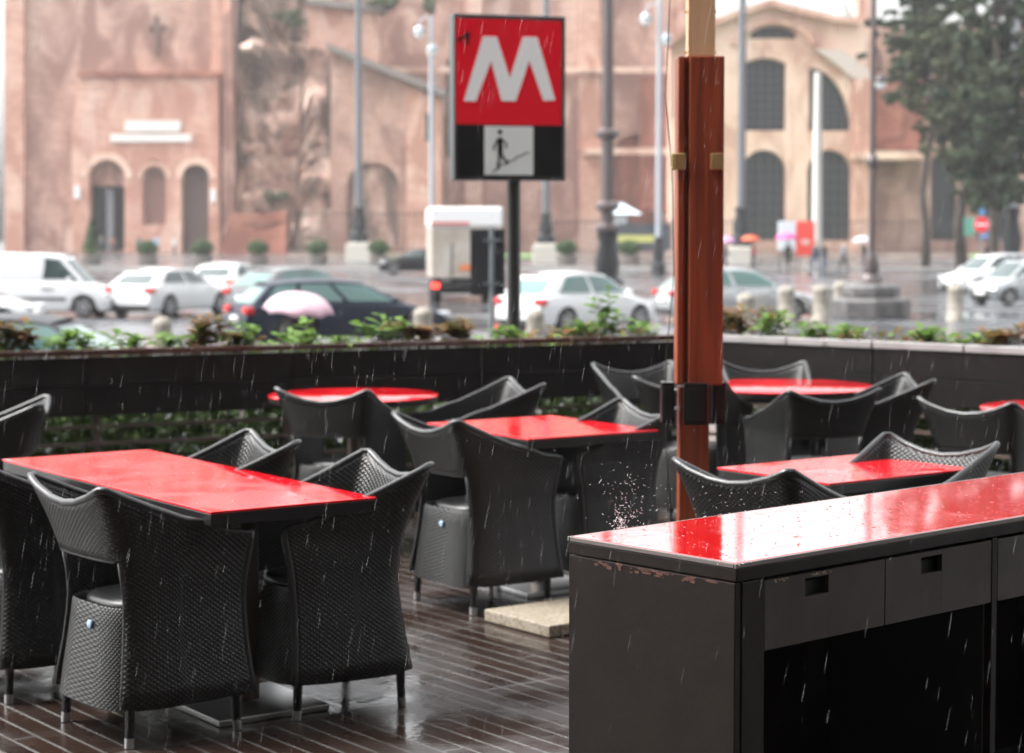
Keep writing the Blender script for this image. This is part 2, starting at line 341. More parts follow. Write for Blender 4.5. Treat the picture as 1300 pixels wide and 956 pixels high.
# ------------------------------------------------------------------ woven armchair
def chair_proto():
    root = thing('woven_armchair', 'x', 'armchair', group='woven resin armchairs of the cafe terrace')
    def sc(z):
        pr = [(.12, 1.07), (.3, .95), (.44, .885), (.60, .89), (.7, .94), (.88, 1.07)]
        for (z0, s0), (z1, s1) in zip(pr, pr[1:]):
            if z <= z1 or z1 == .88:
                k = max(0, min(1.2, (z-z0)/(z1-z0))); return s0+(s1-s0)*k
    def plan(a, z):                     # a -1..1, 0 = middle of the back
        s = sc(z); e = abs(a); sg = 1 if a >= 0 else -1
        # base outline: back centre -> corner -> arm front
        P0 = [(0, -.252), (.10, -.25), (.185, -.235), (.232, -.19), (.25, -.08), (.258, .05), (.262, .14), (.262, .23)]
        k = e*(len(P0)-1); i = min(int(k), len(P0)-2); f = k-i
        def cr(p0, p1, p2, p3, t): return .5*((2*p1)+(-p0+p2)*t+(2*p0-5*p1+4*p2-p3)*t*t+(-p0+3*p1-3*p2+p3)*t**3)
        q = [P0[max(i-1, 0)] if i else (-P0[1][0], P0[1][1]), P0[i], P0[i+1], P0[min(i+2, len(P0)-1)]]
        x = cr(q[0][0], q[1][0], q[2][0], q[3][0], f); y = cr(q[0][1], q[1][1], q[2][1], q[3][1], f)
        x *= s; y = (y*s if y < 0 else y)
        c = math.exp(-((e-.40)/.12)**2)*max(0, (z-.55)/.3)       # corners pulled outward at the top
        x += c*.02; y -= c*.015+.068*(max(0, z-.4)/.43)**1.6*(1 if e < .45 else max(0, 1-(e-.45)/.4)**1.3)
        if y > 0: y += .02*math.sin(max(0, min(1, (z-.12)/.5))*math.pi)*-.9*(e > .6) + max(0, z-.5)*.12
        return Vector((x*sg, y, z))
    def top(a):
        e = abs(a)
        K = [(0, .768), (.12, .776), (.25, .80), (.35, .826), (.39, .834), (.43, .828), (.55, .765), (.7, .70), (.85, .662), (1, .648)]
        for (a0, z0), (a1, z1) in zip(K, K[1:]):
            if e <= a1: return z0+(z1-z0)*(e-a0)/(a1-a0)
        return .655
    NA = 48; up = MB(); As = [-1+2*i/NA for i in range(NA+1)]
    cum = [0]
    for i in range(NA): cum.append(cum[-1]+(plan(As[i+1], .6)-plan(As[i], .6)).length)
    ZB = .595
    zs = lambda a, k: ZB+(top(a)-ZB)*k/7
    rows = [[plan(a, zs(a, k)) for a in As] for k in range(8)]
    uvs = [[(cum[j], zs(a, k)) for j, a in enumerate(As)] for k in range(8)]
    up.grid(rows, uvs)
    CN = .375
    for side in (-1, 1):                # side panels down to the floor
        js = [j for j, a in enumerate(As) if a*side >= CN]
        rr = [[plan(As[j], .13+(ZB-.13)*k/9) for j in js] for k in range(10)]
        uu = [[(cum[j], .13+(ZB-.13)*k/9) for j in js] for k in range(10)]
        up.grid(rr, uu)
    o = up.build('backrest', M_weave, root, smooth=True)
    bm = bmesh.new(); bm.from_mesh(o.data); bmesh.ops.remove_doubles(bm, verts=bm.verts, dist=.0004); bm.to_mesh(o.data); bm.free()
    md = o.modifiers.new('solid', 'SOLIDIFY'); md.thickness = .016; md.offset = 0
    rim = MB()                          # rolled rim all round the top and down the front of the arms
    path = [plan(As[j], top(As[j])) for j in range(NA+1)]
    fr = [plan(1, .13+(top(1)-.13)*k/12) for k in range(13)]; fl = [Vector((-p.x, p.y, p.z)) for p in fr]
    rim.tube(fl+path[1:-1]+fr[::-1], .0125, 8)
    js = [j for j, a in enumerate(As) if abs(a) <= CN]
    rim.tube([plan(As[j], ZB) for j in js], .009, 8)
    for side in (-1, 1): rim.tube([plan(side*CN, z) for z in (.13, .2, .3, .38, .45, .52, ZB)], .008, 8)
    rim.build('rim', M_rimw, root, smooth=True)
    b = MB(); rows = []; uvs = []; NB = 40
    prof = [(.12, 1.10), (.2, 1.06), (.3, 1.0), (.38, .955), (.425, .935), (.437, .915), (.43, .88), (.41, .86)]
    for z, s in prof:
        r = []; u = []
        for k in range(NB+1):
            a = 2*math.pi*k/NB; ca, sa = math.cos(a), math.sin(a)
            x = .238*math.copysign(abs(ca)**.56, ca)*s; y = .236*math.copysign(abs(sa)**.56, sa)*s
            r.append(Vector((x, y, z))); u.append((k/NB*1.5, z))
        rows.append(r); uvs.append(u)
    ids = b.grid(rows, uvs); b.face(ids[-1][:-1][::1])
    b.build('seat_base', M_weave, root, smooth=50)
    s = MB(); rows = []
    for rr_, z in ((.99, .416), (1, .43), (.97, .444), (.9, .452), (.6, .456), (.3, .452), (.02, .45)):
        rows.append([Vector((.19*math.copysign(abs(math.cos(a))**.75, math.cos(a))*rr_, .19*math.copysign(abs(math.sin(a))**.75, math.sin(a))*rr_, z)) for a in [2*math.pi*k/32 for k in range(33)]])
    s.grid(rows); s.build('seat', M_seat, root, smooth=50)
    for sx in (-1, 1):
        for sy in (-1, 1):
            l = MB(); l.tube([(sx*.222, sy*.19, .15), (sx*.222, sy*.195, .03)], [.017, .014], 10)
            lo = l.build('leg', M_weave, root, smooth=50)
            f = MB(); f.tube([(sx*.222, sy*.195, .034), (sx*.2235, sy*.197, .002)], [.016, .015], 10)
            f.build('foot', M_legal, lo, smooth=50)
    bd = MB(); bd.lathe([(.0145, -.003), (.0145, .003), (.012, .0045)], 18, Matrix.Translation((.03, -.2315, .372)) @ Matrix.Rotation(R(90), 4, 'X'))
    bd.build('badge', M_badge, root, smooth=50)
    return root

PROTO = chair_proto()
used = [False]
def chair(center, facing, label):
    o = PROTO if not used[0] else copy_tree(PROTO)
    used[0] = True
    o.location = (center[0], center[1], 0); o.rotation_euler.z = math.atan2(facing[1], facing[0])-math.pi/2
    o['label'] = label
    return o
def chair_pk(pL, pR, label, z=.85, back=.27):
    """pL, pR: pixels of the two back corner peaks, in order left->right of someone sitting reversed (facing = 90deg left of pL->pR)"""
    a = G(*pL, z); b = G(*pR, z); m = (a+b)/2; d = (b-a).normalized(); f = Vector((-d.y, d.x, 0))
    return m, f, (b-a).length

c_list = [
 ((-1.22, 6.53), (.78, .62), 'nearest black woven armchair at bottom left, back turned to us, by the long red table'),
 ((-1.75, 7.13), (.78, .62), 'black woven armchair cut off by the left photo border, beside the long red table'),
 ((-.63, 6.93), (-.86, -.50), 'black woven armchair pushed in at the right corner of the long red table'),
 ((-1.16, 7.66), (-.87, -.49), 'black woven armchair whose pale inner back rises behind the long red table'),
 ((-.16, 8.72), (.82, .57), 'black woven armchair on the left side of the middle red table, leg showing'),
 ((.41, 9.14), (-.87, -.49), 'black woven armchair tucked in between the middle red table and the wooden post'),
 ((.93, 7.02), (.70, .71), 'black woven armchair in front of the wooden post, half hidden by the red counter'),
 ((1.46, 7.50), (-.72, -.69), 'black woven armchair on the right side of the red table behind the counter'),
 ((-.87, 10.28), (.33, .94), 'black woven armchair with its back to us before the left round red table'),
 ((-.17, 10.5), (-.93, -.36), 'black woven armchair on the right side of the left round red table'),
 ((1.52, 11.85), (.02, -1), 'black woven armchair behind the right round red table, facing us, against the planter'),
 ((1.95, 10.85), (-.99, -.12), 'black woven armchair at the right edge of the right round red table'),
 ((1.53, 10.25), (-.31, .95), 'black woven armchair with its back to us before the right round red table'),
 ((1.0, 11.02), (.42, .9), 'black woven armchair just left of the wooden post, its back to us'),
 ((.80, 11.80), (.3, -.95), 'black woven armchair against the planter, glimpsed left of the wooden post past another'),
 ((2.30, 9.58), (.68, .73), 'black woven armchair near the right border before a partly hidden round red table'),
 ((-2.46, 9.36), (-.99, -.16), 'lone black woven armchair at the left border before the planter, no table beside it'),
]
for c, f, lb in c_list:
    fn = math.hypot(*f); chair((c[0]+f[0]/fn*.035, c[1]+f[1]/fn*.035), f, lb)

# ------------------------------------------------------------------ tables
TG = 'red topped cafe tables'
def rect_table(corners, label, legs=1, z=.74):
    c = sum((Vector(p) for p in corners), Vector())/4
    F, Rr, B, L_ = [Vector(p) for p in corners]
    u = ((Rr-F)+(B-L_)); u.z = 0; wu = u.length/2; u.normalize(); v = Vector((-u.y, u.x, 0)); wv = (((B-Rr)+(L_-F))/2).dot(v)
    rz = math.atan2(u.y, u.x)
    root = thing('cafe_table', label, 'table', (c.x, c.y, 0), rz, TG)
    m = MB(); m.box((0, 0, z-.004), (wu, wv, .008)); m.build('table_top', M_glassA, root, bevel=.002)
    m = MB(); m.box((0, 0, z-.028), (wu-.006, wv-.006, .039)); m.build('edge_frame', M_blackw, root, bevel=.003)
    for k in range(legs):
        y = 0 if legs == 1 else (-.3+.6*k)*wv
        m = MB(); m.box((0, y, z-.065), (.3, .3, .03)); m.box((0, y, .36), (.07, .07, .66)); m.build('pedestal', mat('bronze_grey_metal', (.16, .13, .11), .35, .6), root, bevel=.004)
        m = MB(); m.box((0, y, .012), (.42, .42, .022)); m.build('foot_plate', M_legal, root, bevel=.004)
    return root
def rc(px, py): return G(px, py, .74)
rect_table([rc(274, 650), rc(483, 630), rc(182, 571), rc(-3, 583)], 'long rectangular red topped table at left surrounded by four black chairs', 2)
rect_table([rc(651, 558), rc(825, 547), rc(711, 526), rc(560, 536)], 'small red topped table in the middle left of the wooden post')
rect_table([rc(1059, 613), rc(1240, 594), rc(1084, 577), rc(904, 594)], 'small red topped table right of the wooden post, directly behind the red counter')
def round_table(cx, cy, r, label, z=.74):
    root = thing('round_cafe_table', label, 'table', (cx, cy, 0), .4, TG)
    m = MB(); m.lathe([(r, z-.008), (r, z-.001), (r-.002, z)], 64); m.build('table_top', M_glassA, root, smooth=40)
    m = MB(); m.lathe([(r-.02, z-.04), (r-.003, z-.036), (r-.003, z-.0085)], 64); m.build('edge_frame', M_blackw, root, smooth=40)
    m = MB(); m.lathe([(.15, z-.06), (.15, z-.042)], 24); m.lathe([(.035, .02), (.035, z-.05)], 20); m.build('pedestal', MATS['bronze_grey_metal'], root, smooth=40)
    m = MB(); m.lathe([(.24, .002), (.24, .012), (.05, .03)], 40); m.build('foot_plate', M_legal, root, smooth=40)
    return root
round_table(-.86, 10.86, .46, 'round red topped table at the left back by the planter')
round_table(1.56, 11.48, .52, 'round red topped table right of the wooden post by the planter')
round_table(2.82, 10.05, .46, 'round red topped table cut off by the right photo border')

# ------------------------------------------------------------------ counter
CZ = .90
N_ = G(935, 716, CZ); Lc = G(717, 681, CZ); Fr = G(1300, 655, CZ)
du = (Fr-N_).normalized(); dv = Vector((-du.y, du.x, 0)); wid = (Lc-N_).dot(dv)
counter = thing('service_counter', 'dark brown service counter with wet red top and drawers at lower right', 'counter', (N_.x, N_.y, 0), math.atan2(du.y, du.x))
LEN = 2.6
def toloc(p):
    d = Vector((p.x-N_.x, p.y-N_.y, 0)); return d.dot(du), d.dot(dv), p.z
m = MB(); m.box((LEN/2, wid/2, CZ-.004), (LEN-.02, wid-.02, .008)); m.build('red_top', M_glassB, counter, bevel=.002)
m = MB()
for a, b_ in (((LEN/2, .004), (LEN, .008)), ((LEN/2, wid-.004), (LEN, .008)), ((.004, wid/2), (.008, wid-.018)), ((LEN-.004, wid/2), (.008, wid-.018))):
    m.box((a[0], a[1], CZ-.006), (b_[0], b_[1], .011))
m.build('top_edging', mat('wet_grey_edging', (.12, .10, .095), .25, .3), counter, bevel=.0015)
m = MB(); m.box((LEN/2, wid/2, CZ-.027), (LEN-.004, wid-.004, .030)); m.build('top_frame', M_brown, counter, bevel=.003)
ZT = CZ-.0435
m = MB(); m.box((.011, wid/2, ZT/2), (.02, wid-.01, ZT-.002)); m.build('end_panel', M_brown, counter, bevel=.002)
m = MB(); m.box((LEN-.011, wid/2, ZT/2), (.02, wid-.01, ZT-.002)); m.build('end_panel', M_brown, counter, bevel=.002)
m = MB(); m.box((LEN/2, wid-.012, ZT/2), (LEN-.044, .016, ZT-.002)); m.build('back_panel', M_brown, counter)
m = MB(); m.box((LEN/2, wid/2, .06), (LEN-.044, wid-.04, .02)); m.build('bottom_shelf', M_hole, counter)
# uprights between the bays
def fx(px):                             # along-front coordinate of a pixel column
    d = ray(px, 700); # intersect vertical plane of the front
    # N_ + s*du = cam + t*d (xy)
    det = du.x*(-d.y)+d.x*du.y
    rx, ry = -N_.x, -N_.y
    return (rx*(-d.y)+d.x*ry)/det
xs_ = [fx(972), fx(1129), fx(1264)]; bay = xs_[2]-xs_[0]+.03
ups = [(.02+xs_[0]-.006)/2]
edges = []
x0 = xs_[0]; stile_w = x0-.022
m = MB(); m.box((.022+stile_w/2, .013, ZT/2), (stile_w, .022, ZT-.002)); m.build('upright', M_brown, counter, bevel=.002)
k = 0; dz0, dz1 = ZT-.165, ZT-.006
dw = (xs_[2]-.012-x0-.006)/2
while x0+2*dw+.03 < LEN:
    for j in range(2):
        a = x0+.003+j*(dw+.004)
        top_, bot = dz1, dz0
        nc = .085; nh = .042; nz = .012   # a notch cut for the fingers
        m = MB(); y0, y1 = .004, .02
        cx = a+dw*.42
        m.box((a+(cx-nc/2-a)/2, .012, (top_+bot)/2), (cx-nc/2-a, .016, top_-bot))
        m.box(((cx+nc/2+a+dw)/2, .012, (top_+bot)/2), (a+dw-cx-nc/2, .016, top_-bot))
        m.box((cx, .012, (bot+top_-nh-nz)/2), (nc-.0005, .0158, top_-nh-nz-bot))
        m.box((cx, .012, top_-nz/2), (nc-.0005, .0158, nz))
        d_ = m.build('drawer', M_brownf, counter)
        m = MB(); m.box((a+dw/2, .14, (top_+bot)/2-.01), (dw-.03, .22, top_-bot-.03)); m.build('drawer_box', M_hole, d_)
    ux = x0+2*dw+.010
    m = MB(); m.box((ux+.008, .013, ZT/2), (.024, .022, ZT-.002)); m.build('upright', M_brown, counter, bevel=.002)
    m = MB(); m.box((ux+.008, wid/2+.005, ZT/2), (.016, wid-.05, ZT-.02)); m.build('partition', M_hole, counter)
    x0 = ux+.022
m = MB(); rnd = random.Random(3)         # bare wood showing where paint has flaked off the end and the front rail
for k in range(34):
    y = rnd.uniform(.05, .42)*wid/.5; z = CZ-.047-abs(rnd.gauss(0, .007)); w = rnd.uniform(.004, .022); h = rnd.uniform(.002, .006)
    p = [(-.0007, y+w*math.cos(a)*rnd.uniform(.5, 1), z+h*math.sin(a)*rnd.uniform(.5, 1)) for a in [2*math.pi*q/8 for q in range(8)]]
    m.poly(p[::-1])
tag(m.build('flaked_paint', mat('bare_reddish_wood', (.075, .026, .015), .6), counter), kind='stuff')
m = MB()
for k in range(26):
    x = xs_[0]+rnd.choice((.04, .06, .19, .21))+rnd.gauss(0, .012); z = dz1-.002-rnd.random()*.006; w = rnd.uniform(.002, .006); h = rnd.uniform(.001, .0025)
    m.poly([(x+w*math.cos(a)*rnd.uniform(.5, 1), .0033, z+h*math.sin(a)*rnd.uniform(.5, 1)) for a in [2*math.pi*q/7 for q in range(7)]])
tag(m.build('flaked_paint', mat('bare_pale_wood', (.3, .24, .17), .6), counter), kind='stuff')

# ------------------------------------------------------------------ wooden post
PY = 8.0
def pxw(a, b): return (b-a)*PY/FPX
pc = gx(881, PY)
post = thing('wooden_post', 'varnished orange brown wooden post with black boxes standing in the terrace', 'post', (pc, PY, 0), 0)
zt = P(880, 73, PY).z; zm = P(880, 500, PY).z; zb1 = P(880, 484, PY).z; zb2 = P(880, 536, PY).z
m = MB(); w = .118; m.box((0, 0, zm/2+.02), (w, w, zm+.04-.02)); m.build('lower_shaft', M_wood, post, bevel=.004)
m = MB(); W2 = .135
for (dx, dy, sx, sy) in ((-.0585, 0, .026, .15), (.0415, 0, .137, .16), (-.036, .002, .018, .118)):
    m.box((dx, dy, (zm+.04+zt)/2), (sx, sy, zt-zm-.04))
m.build('upper_sleeve', M_wood, post, bevel=.005)
m = MB(); m.box((.022, 0, (zt+4.2)/2), (.108, .10, 4.2-zt)); m.build('inner_shaft', M_tan, post, bevel=.004)
zc = (zb1+zb2)/2; hh = zb1-zb2
for (x, y, sx, sy, rzz) in ((0.0, -.098, .092, .035, 0), (-.105, -.02, .05, .10, 0), (.098, -.02, .05, .10, 0)):
    m = MB(); m.box((x, y, zc), (sx, sy, hh)); b_ = m.build('black_box', M_signblk, post, bevel=.004)
    m = MB(); m.box((x, y-sy/2-.002, zc), (sx*.72, .006, hh*.8)); m.build('box_lid', mat('grey_black_plastic', (.012, .012, .013), .35, spec=.3), b_, bevel=.002)
zc2 = P(880, 206, PY).z
for x in (-.065, .078):
    m = MB(); m.box((x, -.087, zc2), (.045, .012, .065)); m.box((x+math.copysign(.024, x), -.06, zc2), (.012, .06, .065)); m.build('brass_clip', M_brass, post, bevel=.003)
for z in (zt+.02, zt+.18, zt+.34):
    for sx in (-1, 1):
        m = MB(); m.tube([(.022+sx*.052, 0, z), (.022+sx*.062, 0, z)], .007, 10); m.build('screw', M_brass, post)
m = MB(); m.tube([(-.10+.02*math.sin(q*1.7), -.06, zt+.9-q*.35) for q in range(9)], .0022, 6); m.build('cable', M_dmetal, post, smooth=True)

m = MB(); sp_ = G(671, 788, .05)
m.box((0, 0, .0275), (.5, .44, .05)); sl = m.build('paving_slab', M_slab, loc=(G(716, 785, .02).x, G(716, 785, .02).y+.0, .001), rz=R(37), bevel=.006)
tag(sl, 'beige pebbled concrete slab lying on the wet decking left of the counter', 'slab')

# ------------------------------------------------------------------ planter walls with railing
def planter(A, B, rimm, name, label, ch_):
    d = (B-A); ln = d.length; d.normalize(); rz = math.atan2(d.y, d.x)
    nrm = Vector((-d.y, d.x, 0))         # outward, away from the camera
    root = thing('planter_rail', label, 'planter', A, rz, 'planter railings round the terrace')
    m = MB(); x = 0
    while x < ln-.01:
        w = min(1.24, ln-x); m.box((x+w/2, .0, .82), (w-.006, .02, .164)); m.box((x+w/2, .004, .65), (w-.006, .02, .17)); x += 1.24
    m.build('front_panel', M_panel, root, bevel=.003)
    m = MB(); m.box((ln/2, .36, .745), (ln, .02, .36)); m.build('rear_panel', M_panel, root)
    m = MB(); m.box((ln/2, .18, .60), (ln-.01, .338, .05)); m.build('trough_floor', M_panel, root)
    m = MB(); m.box((ln/2, .18, .86), (ln-.01, .338, .06)); m.build('soil', M_soil, root)
    k = 0; x = 0
    seg = .62
    while x < ln-.01:
        w = min(seg, ln-x); m = MB(); m.box((x+w/2, .012, .9475-ch_/2), (w-.013, .07, ch_)); m.build('coping', rimm, root, bevel=.004); x += seg
    for z in (.50, .40, .29, .18, .08):
        m = MB(); m.box((ln/2, .03, z), (ln, .018, .022)); m.build('rail', M_rail, root)
    x = .25
    while x < ln:
        m = MB(); m.box((x, .05, .28), (.035, .03, .56)); m.build('rail_post', M_rail, root); x += 1.15
    return root, A, d, nrm, ln
PL = planter(FA, FC+Vector((0, 0, 0)), M_rimL, 'a', 'dark planter railing with brown coping running from left to the post', .034)
PR = planter(FC+(FB-FC).normalized()*.03, FB, M_rimR, 'b', 'dark planter railing with coping coloured pale for sky sheen at right', .045)

# leaves
def leaf(mb, p, d, n, L, W, curl=.25):
    d = d.normalized(); s = d.cross(n).normalized(); n = s.cross(d).normalized()
    rows = []
    for k, w in ((0, .08), (.3, .8), (.6, 1), (.85, .55), (1, .03)):
        c = p+d*L*k - n*curl*L*k*k
        rows.append([c-s*W*w/2+n*W*.12*w, c, c+s*W*w/2+n*W*.12*w])
    mb.grid(rows)
def plant(loc, h, nst, leafL, lm, label, spread=.12, seed=0, name='leafy_plant', group='plants growing in the planters', dens=7):
    rnd = random.Random(seed); root = thing(name, label, 'plant', loc, 0, group)
    st = MB(); lf = MB()
    for i in range(nst):
        a = rnd.uniform(0, 6.28); hh = h*rnd.uniform(.5, 1); bx, by = rnd.gauss(0, spread*.4), rnd.gauss(0, spread*.25)
        tip = Vector((bx+math.cos(a)*spread*rnd.uniform(.3, 1), by+math.sin(a)*spread*.5, hh)); base = Vector((bx, by, 0))
        mid = base.lerp(tip, .5)+Vector((0, 0, .03))
        st.tube([base, mid, tip], [.004, .003, .0015], 5)
        for k in range(dens):
            f = .25+.75*k/(dens-1); p = base.lerp(mid, f*2) if f < .5 else mid.lerp(tip, f*2-1)
            aa = k*2.4+rnd.uniform(-.5, .5); d = Vector((math.cos(aa), math.sin(aa), rnd.uniform(.1, .8)))
            leaf(lf, p, d, Vector((rnd.uniform(-.3, .3), rnd.uniform(-.3, .3), 1)), leafL*rnd.uniform(.6, 1.1), leafL*.5*rnd.uniform(.7, 1.1))
    st.build('stem', M_stem, root, smooth=True); lf.build('foliage', lm, root, smooth=True)
    return root
def on_planter(px, side):
    T = PL if side == 'L' else PR
    A, d, nr, ln = T[1], T[2], T[3], T[4]
    r = ray(px, 400); A2 = A+nr*.16
    det = d.x*(-r.y)+r.x*d.y; s = ((-A2.x)*(-r.y)+r.x*(-A2.y))/det
    q = A2+d*s; return Vector((q.x, q.y, .885))
spots = [  # px, height above rim, kind, label
 (22, .20, 'B', 'L', 'bushy rust brown plant in the planter at the left border', 11, .12),
 (66, .13, 'G', 'L', 'low green plant in the planter in front of the dark grey car window', 6, .10),
 (112, .15, 'G', 'L', 'green plant with upright leaf in the planter below the dark grey car', 5, .12),
 (168, .12, 'G', 'L', 'small green plant in the planter near the tail of the dark grey car', 5, .10),
 (232, .12, 'G', 'L', 'low green plant in the planter right of the dark grey car', 5, .10),
 (262, .21, 'B', 'L', 'tall rust brown plant in the planter before the white hatchback', 12, .13),
 (308, .15, 'G', 'L', 'green plant in the planter under the dark blue estate tail lamp', 7, .12),
 (375, .17, 'G', 'L', 'broad leaved green plant in the planter under the pink umbrella', 5, .12),
 (425, .08, 'G', 'L', 'tiny green sprout in the planter by the dark blue car wheel', 3, .08),
 (485, .20, 'G', 'L', 'green plant with spread leaves in the planter before the dark blue car door', 7, .14),
 (535, .15, 'B', 'L', 'mixed brown green plant in the planter left of the metro sign pole', 9, .12),
 (585, .17, 'B', 'L', 'wiry brown plant in the planter beside the metro sign pole', 9, .12),
 (640, .12, 'G', 'L', 'low green plant in the planter at the foot of the metro sign pole', 5, .11),
 (740, .15, 'G', 'L', 'green plant in the planter below the white hatchback tail', 7, .12),
 (772, .33, 'G', 'L', 'tallest green plant in the planter, right of the metro sign', 6, .12),
 (818, .11, 'G', 'L', 'short green plant in the planter left of the wooden post', 4, .10),
 (935, .21, 'B', 'R', 'dense rust brown plant in the planter right of the wooden post', 13, .14),
 (975, .19, 'G', 'R', 'green plant in the planter beside the dense rusty one', 7, .12),
 (1036, .14, 'G', 'R', 'airy green plant in the planter below the stone bollards', 6, .12),
 (1082, .12, 'G', 'R', 'small green plant in the planter below the stone plinth', 5, .10),
 (1172, .15, 'G', 'R', 'green plant in the planter left of the lone right bollard', 6, .12),
 (1228, .12, 'G', 'R', 'green plant in the planter right of the lone right bollard', 6, .12),
 (1275, .15, 'B', 'R', 'rust brown plant in the planter at the right border', 9, .12),
]
for i, (px, h, kd, sd, lb, ns, sprd) in enumerate(spots):
    plant(on_planter(px, sd), h*1.12, ns, .11 if kd == 'G' else .095, M_leafG if kd == 'G' else M_leafB, lb, sprd, i+1, dens=8 if kd == 'G' else 15)

def cover(A, d, ln, label, seed):
    rnd = random.Random(seed); mb = MB(); rz = math.atan2(d.y, d.x)
    for i in range(int(ln*130)):
        x = rnd.uniform(0, ln)
        dens = .5+.5*math.sin(x*3.1+seed)+.3*math.sin(x*7.7)
        if rnd.random() > dens+.25: continue
        p = Vector((x, rnd.uniform(.03, .33), .885+rnd.random()**1.5*.12*max(.3, dens))); a = rnd.uniform(0, 6.28)
        mb.cur = 0 if math.sin(x*1.9+seed*2)+rnd.gauss(0, .5) > -.4 else 1
        leaf(mb, p, Vector((math.cos(a), math.sin(a), rnd.uniform(0, .9))), Vector((rnd.uniform(-.4, .4), -.4, 1)), rnd.uniform(.05, .1), rnd.uniform(.03, .055))
    o = mb.build('ground_cover', [M_leafG, M_leafB], smooth=True, loc=A, rz=rz)
    tag(o, label, 'ground cover', kind='stuff')
cover(PL[1], PL[2], PL[4], 'low mixed green and brown foliage filling the left planter trough', 3)
cover(PR[1], PR[2], PR[4], 'low mixed green and brown foliage filling the right planter trough', 4)
def hedge(A, d, nr, ln, label, seed):
    rnd = random.Random(seed); mb = MB()
    rz = math.atan2(d.y, d.x)
    for i in range(int(ln*2300)):
        p = Vector((rnd.uniform(0, ln), .40+rnd.random()*.45, rnd.uniform(.0, .62)))
        a = rnd.uniform(0, 6.28); leaf(mb, p, Vector((math.cos(a), math.sin(a), rnd.uniform(-.5, .8))), Vector((rnd.uniform(-1, 1), -1, rnd.uniform(-.2, 1))), rnd.uniform(.05, .08), .042)
    root = thing('hedge', label, 'hedge', A, rz, 'hedges behind the railings')
    mb.build('foliage', M_leafD, root, smooth=True)
    st = MB()
    x = .2
    while x < ln:
        st.tube([(x, .5, 0), (x+rnd.uniform(-.1, .1), .52, .35), (x+rnd.uniform(-.15, .15), .5, .6)], [.012, .008, .004], 6); x += .3
    st.build('stem', mat('bark', (.06, .045, .035), .8), root)
hedge(PL[1], PL[2], PL[3], PL[4], 'dark green hedge seen through the left railing under the planter', 5)
hedge(PR[1], PR[2], PR[3], PR[4], 'dark green hedge seen through the right railing under the planter', 6)

# ------------------------------------------------------------------ metro sign
SY = 16.0
sc = gx(645.5, SY); spx = FPX/SY
root = thing('metro_sign', 'red and black metro sign with white letter M on a dark pole', 'sign', (sc, SY, STREET), R(16))
def sz(py): return P(645, py, SY).z-STREET
ztop, zbot = sz(19.5), sz(229.5); Wd = 143/spx/math.cos(R(16))*.985
def sx_(px): return (px-645.5)/spx/math.cos(R(16))
m = MB(); m.box((0, .03, (ztop+zbot)/2), (Wd, .16, ztop-zbot)); m.build('cabinet', M_signframe, root, bevel=.01)
m = MB(); m.box((sx_(645), -.0525, (sz(26)+zbot+.03)/2), (133/spx*1.03, .006, sz(26)-zbot-.03)); m.build('black_panel', M_signblk, root)
m = MB(); m.box((sx_(644), -.058, (sz(26)+sz(159))/2), (133/spx*1.03, .006, sz(26)-sz(159))); rp = m.build('red_panel', M_signred, root)
m = MB(); Mx = [(586, 130), (606, 130), (624, 80), (639, 130), (654, 130), (670, 80), (688, 129), (702, 129), (680, 48), (665, 48), (647, 103), (629, 49), (613, 49)]
Mx = [(587, 130), (602, 130), (621, 79), (634, 129), (652, 129), (669, 77), (687, 128), (702, 127), (679, 47), (661, 47), (644.5, 100), (628, 48), (611, 48)]
def flat_poly(mb, pts2, y0, y1):         # polygon in (x,z) with thickness
    tr = tessellate_polygon([[Vector((a, b, 0)) for a, b in pts2]])
    f = [mb.vert((a, y0, b)) for a, b in pts2]; k = [mb.vert((a, y1, b)) for a, b in pts2]
    for t_ in tr: mb.face([f[i] for i in t_]); mb.face([k[i] for i in t_][::-1])
    n = len(pts2)
    for i in range(n): mb.face((f[i], f[(i+1) % n], k[(i+1) % n], k[i]))
flat_poly(m, [(sx_(a), sz(b)) for a, b in Mx], -.066, -.0612); m.build('letter', mat('sign_white', (.88, .88, .88), .5), root)
m = MB(); flat_poly(m, [(sx_(a), sz(b)) for a, b in [(579, 53), (592, 43), (595, 43), (593, 59), (590, 59), (590.5, 49), (580, 56)]], -.0655, -.0612); m.build('sprayed_mark', M_signblk, root)
m = MB(); m.box((sx_(643.5), -.0605, (sz(161)+sz(222.5))/2), (62/spx*1.03, .008, sz(161)-sz(222.5))); pp = m.build('pictogram_plate', mat('plate_white', (.74, .76, .74), .35), root, bevel=.002)
m = MB()
def lin(pts, w=2.2):
    for a, b_ in zip(pts, pts[1:]):
        a = Vector(a); b2 = Vector(b_); dd = (b2-a).normalized(); nn = Vector((-dd.y, dd.x))*w/2
        q = [a+nn-dd*.4, b2+nn+dd*.4, b2-nn+dd*.4, a-nn-dd*.4]; flat_poly(m, [(sx_(p.x), sz(p.y)) for p in q], -.0675+random.random()*.0006, -.0648)
lin([(632, 176), (632.5, 194)], 6); lin([(630, 177), (625, 186), (624, 191)], 2); lin([(634, 177), (640, 183), (639.5, 188)], 2)
lin([(631, 194), (631, 204), (629, 213)], 3); lin([(633, 194), (636, 201), (642, 207)], 3)
flat_poly(m, [(sx_(632+2.9*math.cos(a)), sz(168+3.2*math.sin(a))) for a in [6.283*k/14 for k in range(14)]], -.0675, -.0648)
lin([(622, 218), (630, 215), (633, 209), (641, 208.5), (643, 205), (651, 203), (653, 199), (660, 198), (662, 195), (669, 194.5)], 1.2)
m.build('pictogram', M_signblk, pp)
m = MB(); m.lathe([(.054, 0), (.054, zbot)], 24, Matrix.Translation((sx_(653.5), .03, 0))); m.build('pole', mat('pole_dark_grey', (.035, .035, .033), .3, .3), root, smooth=40)

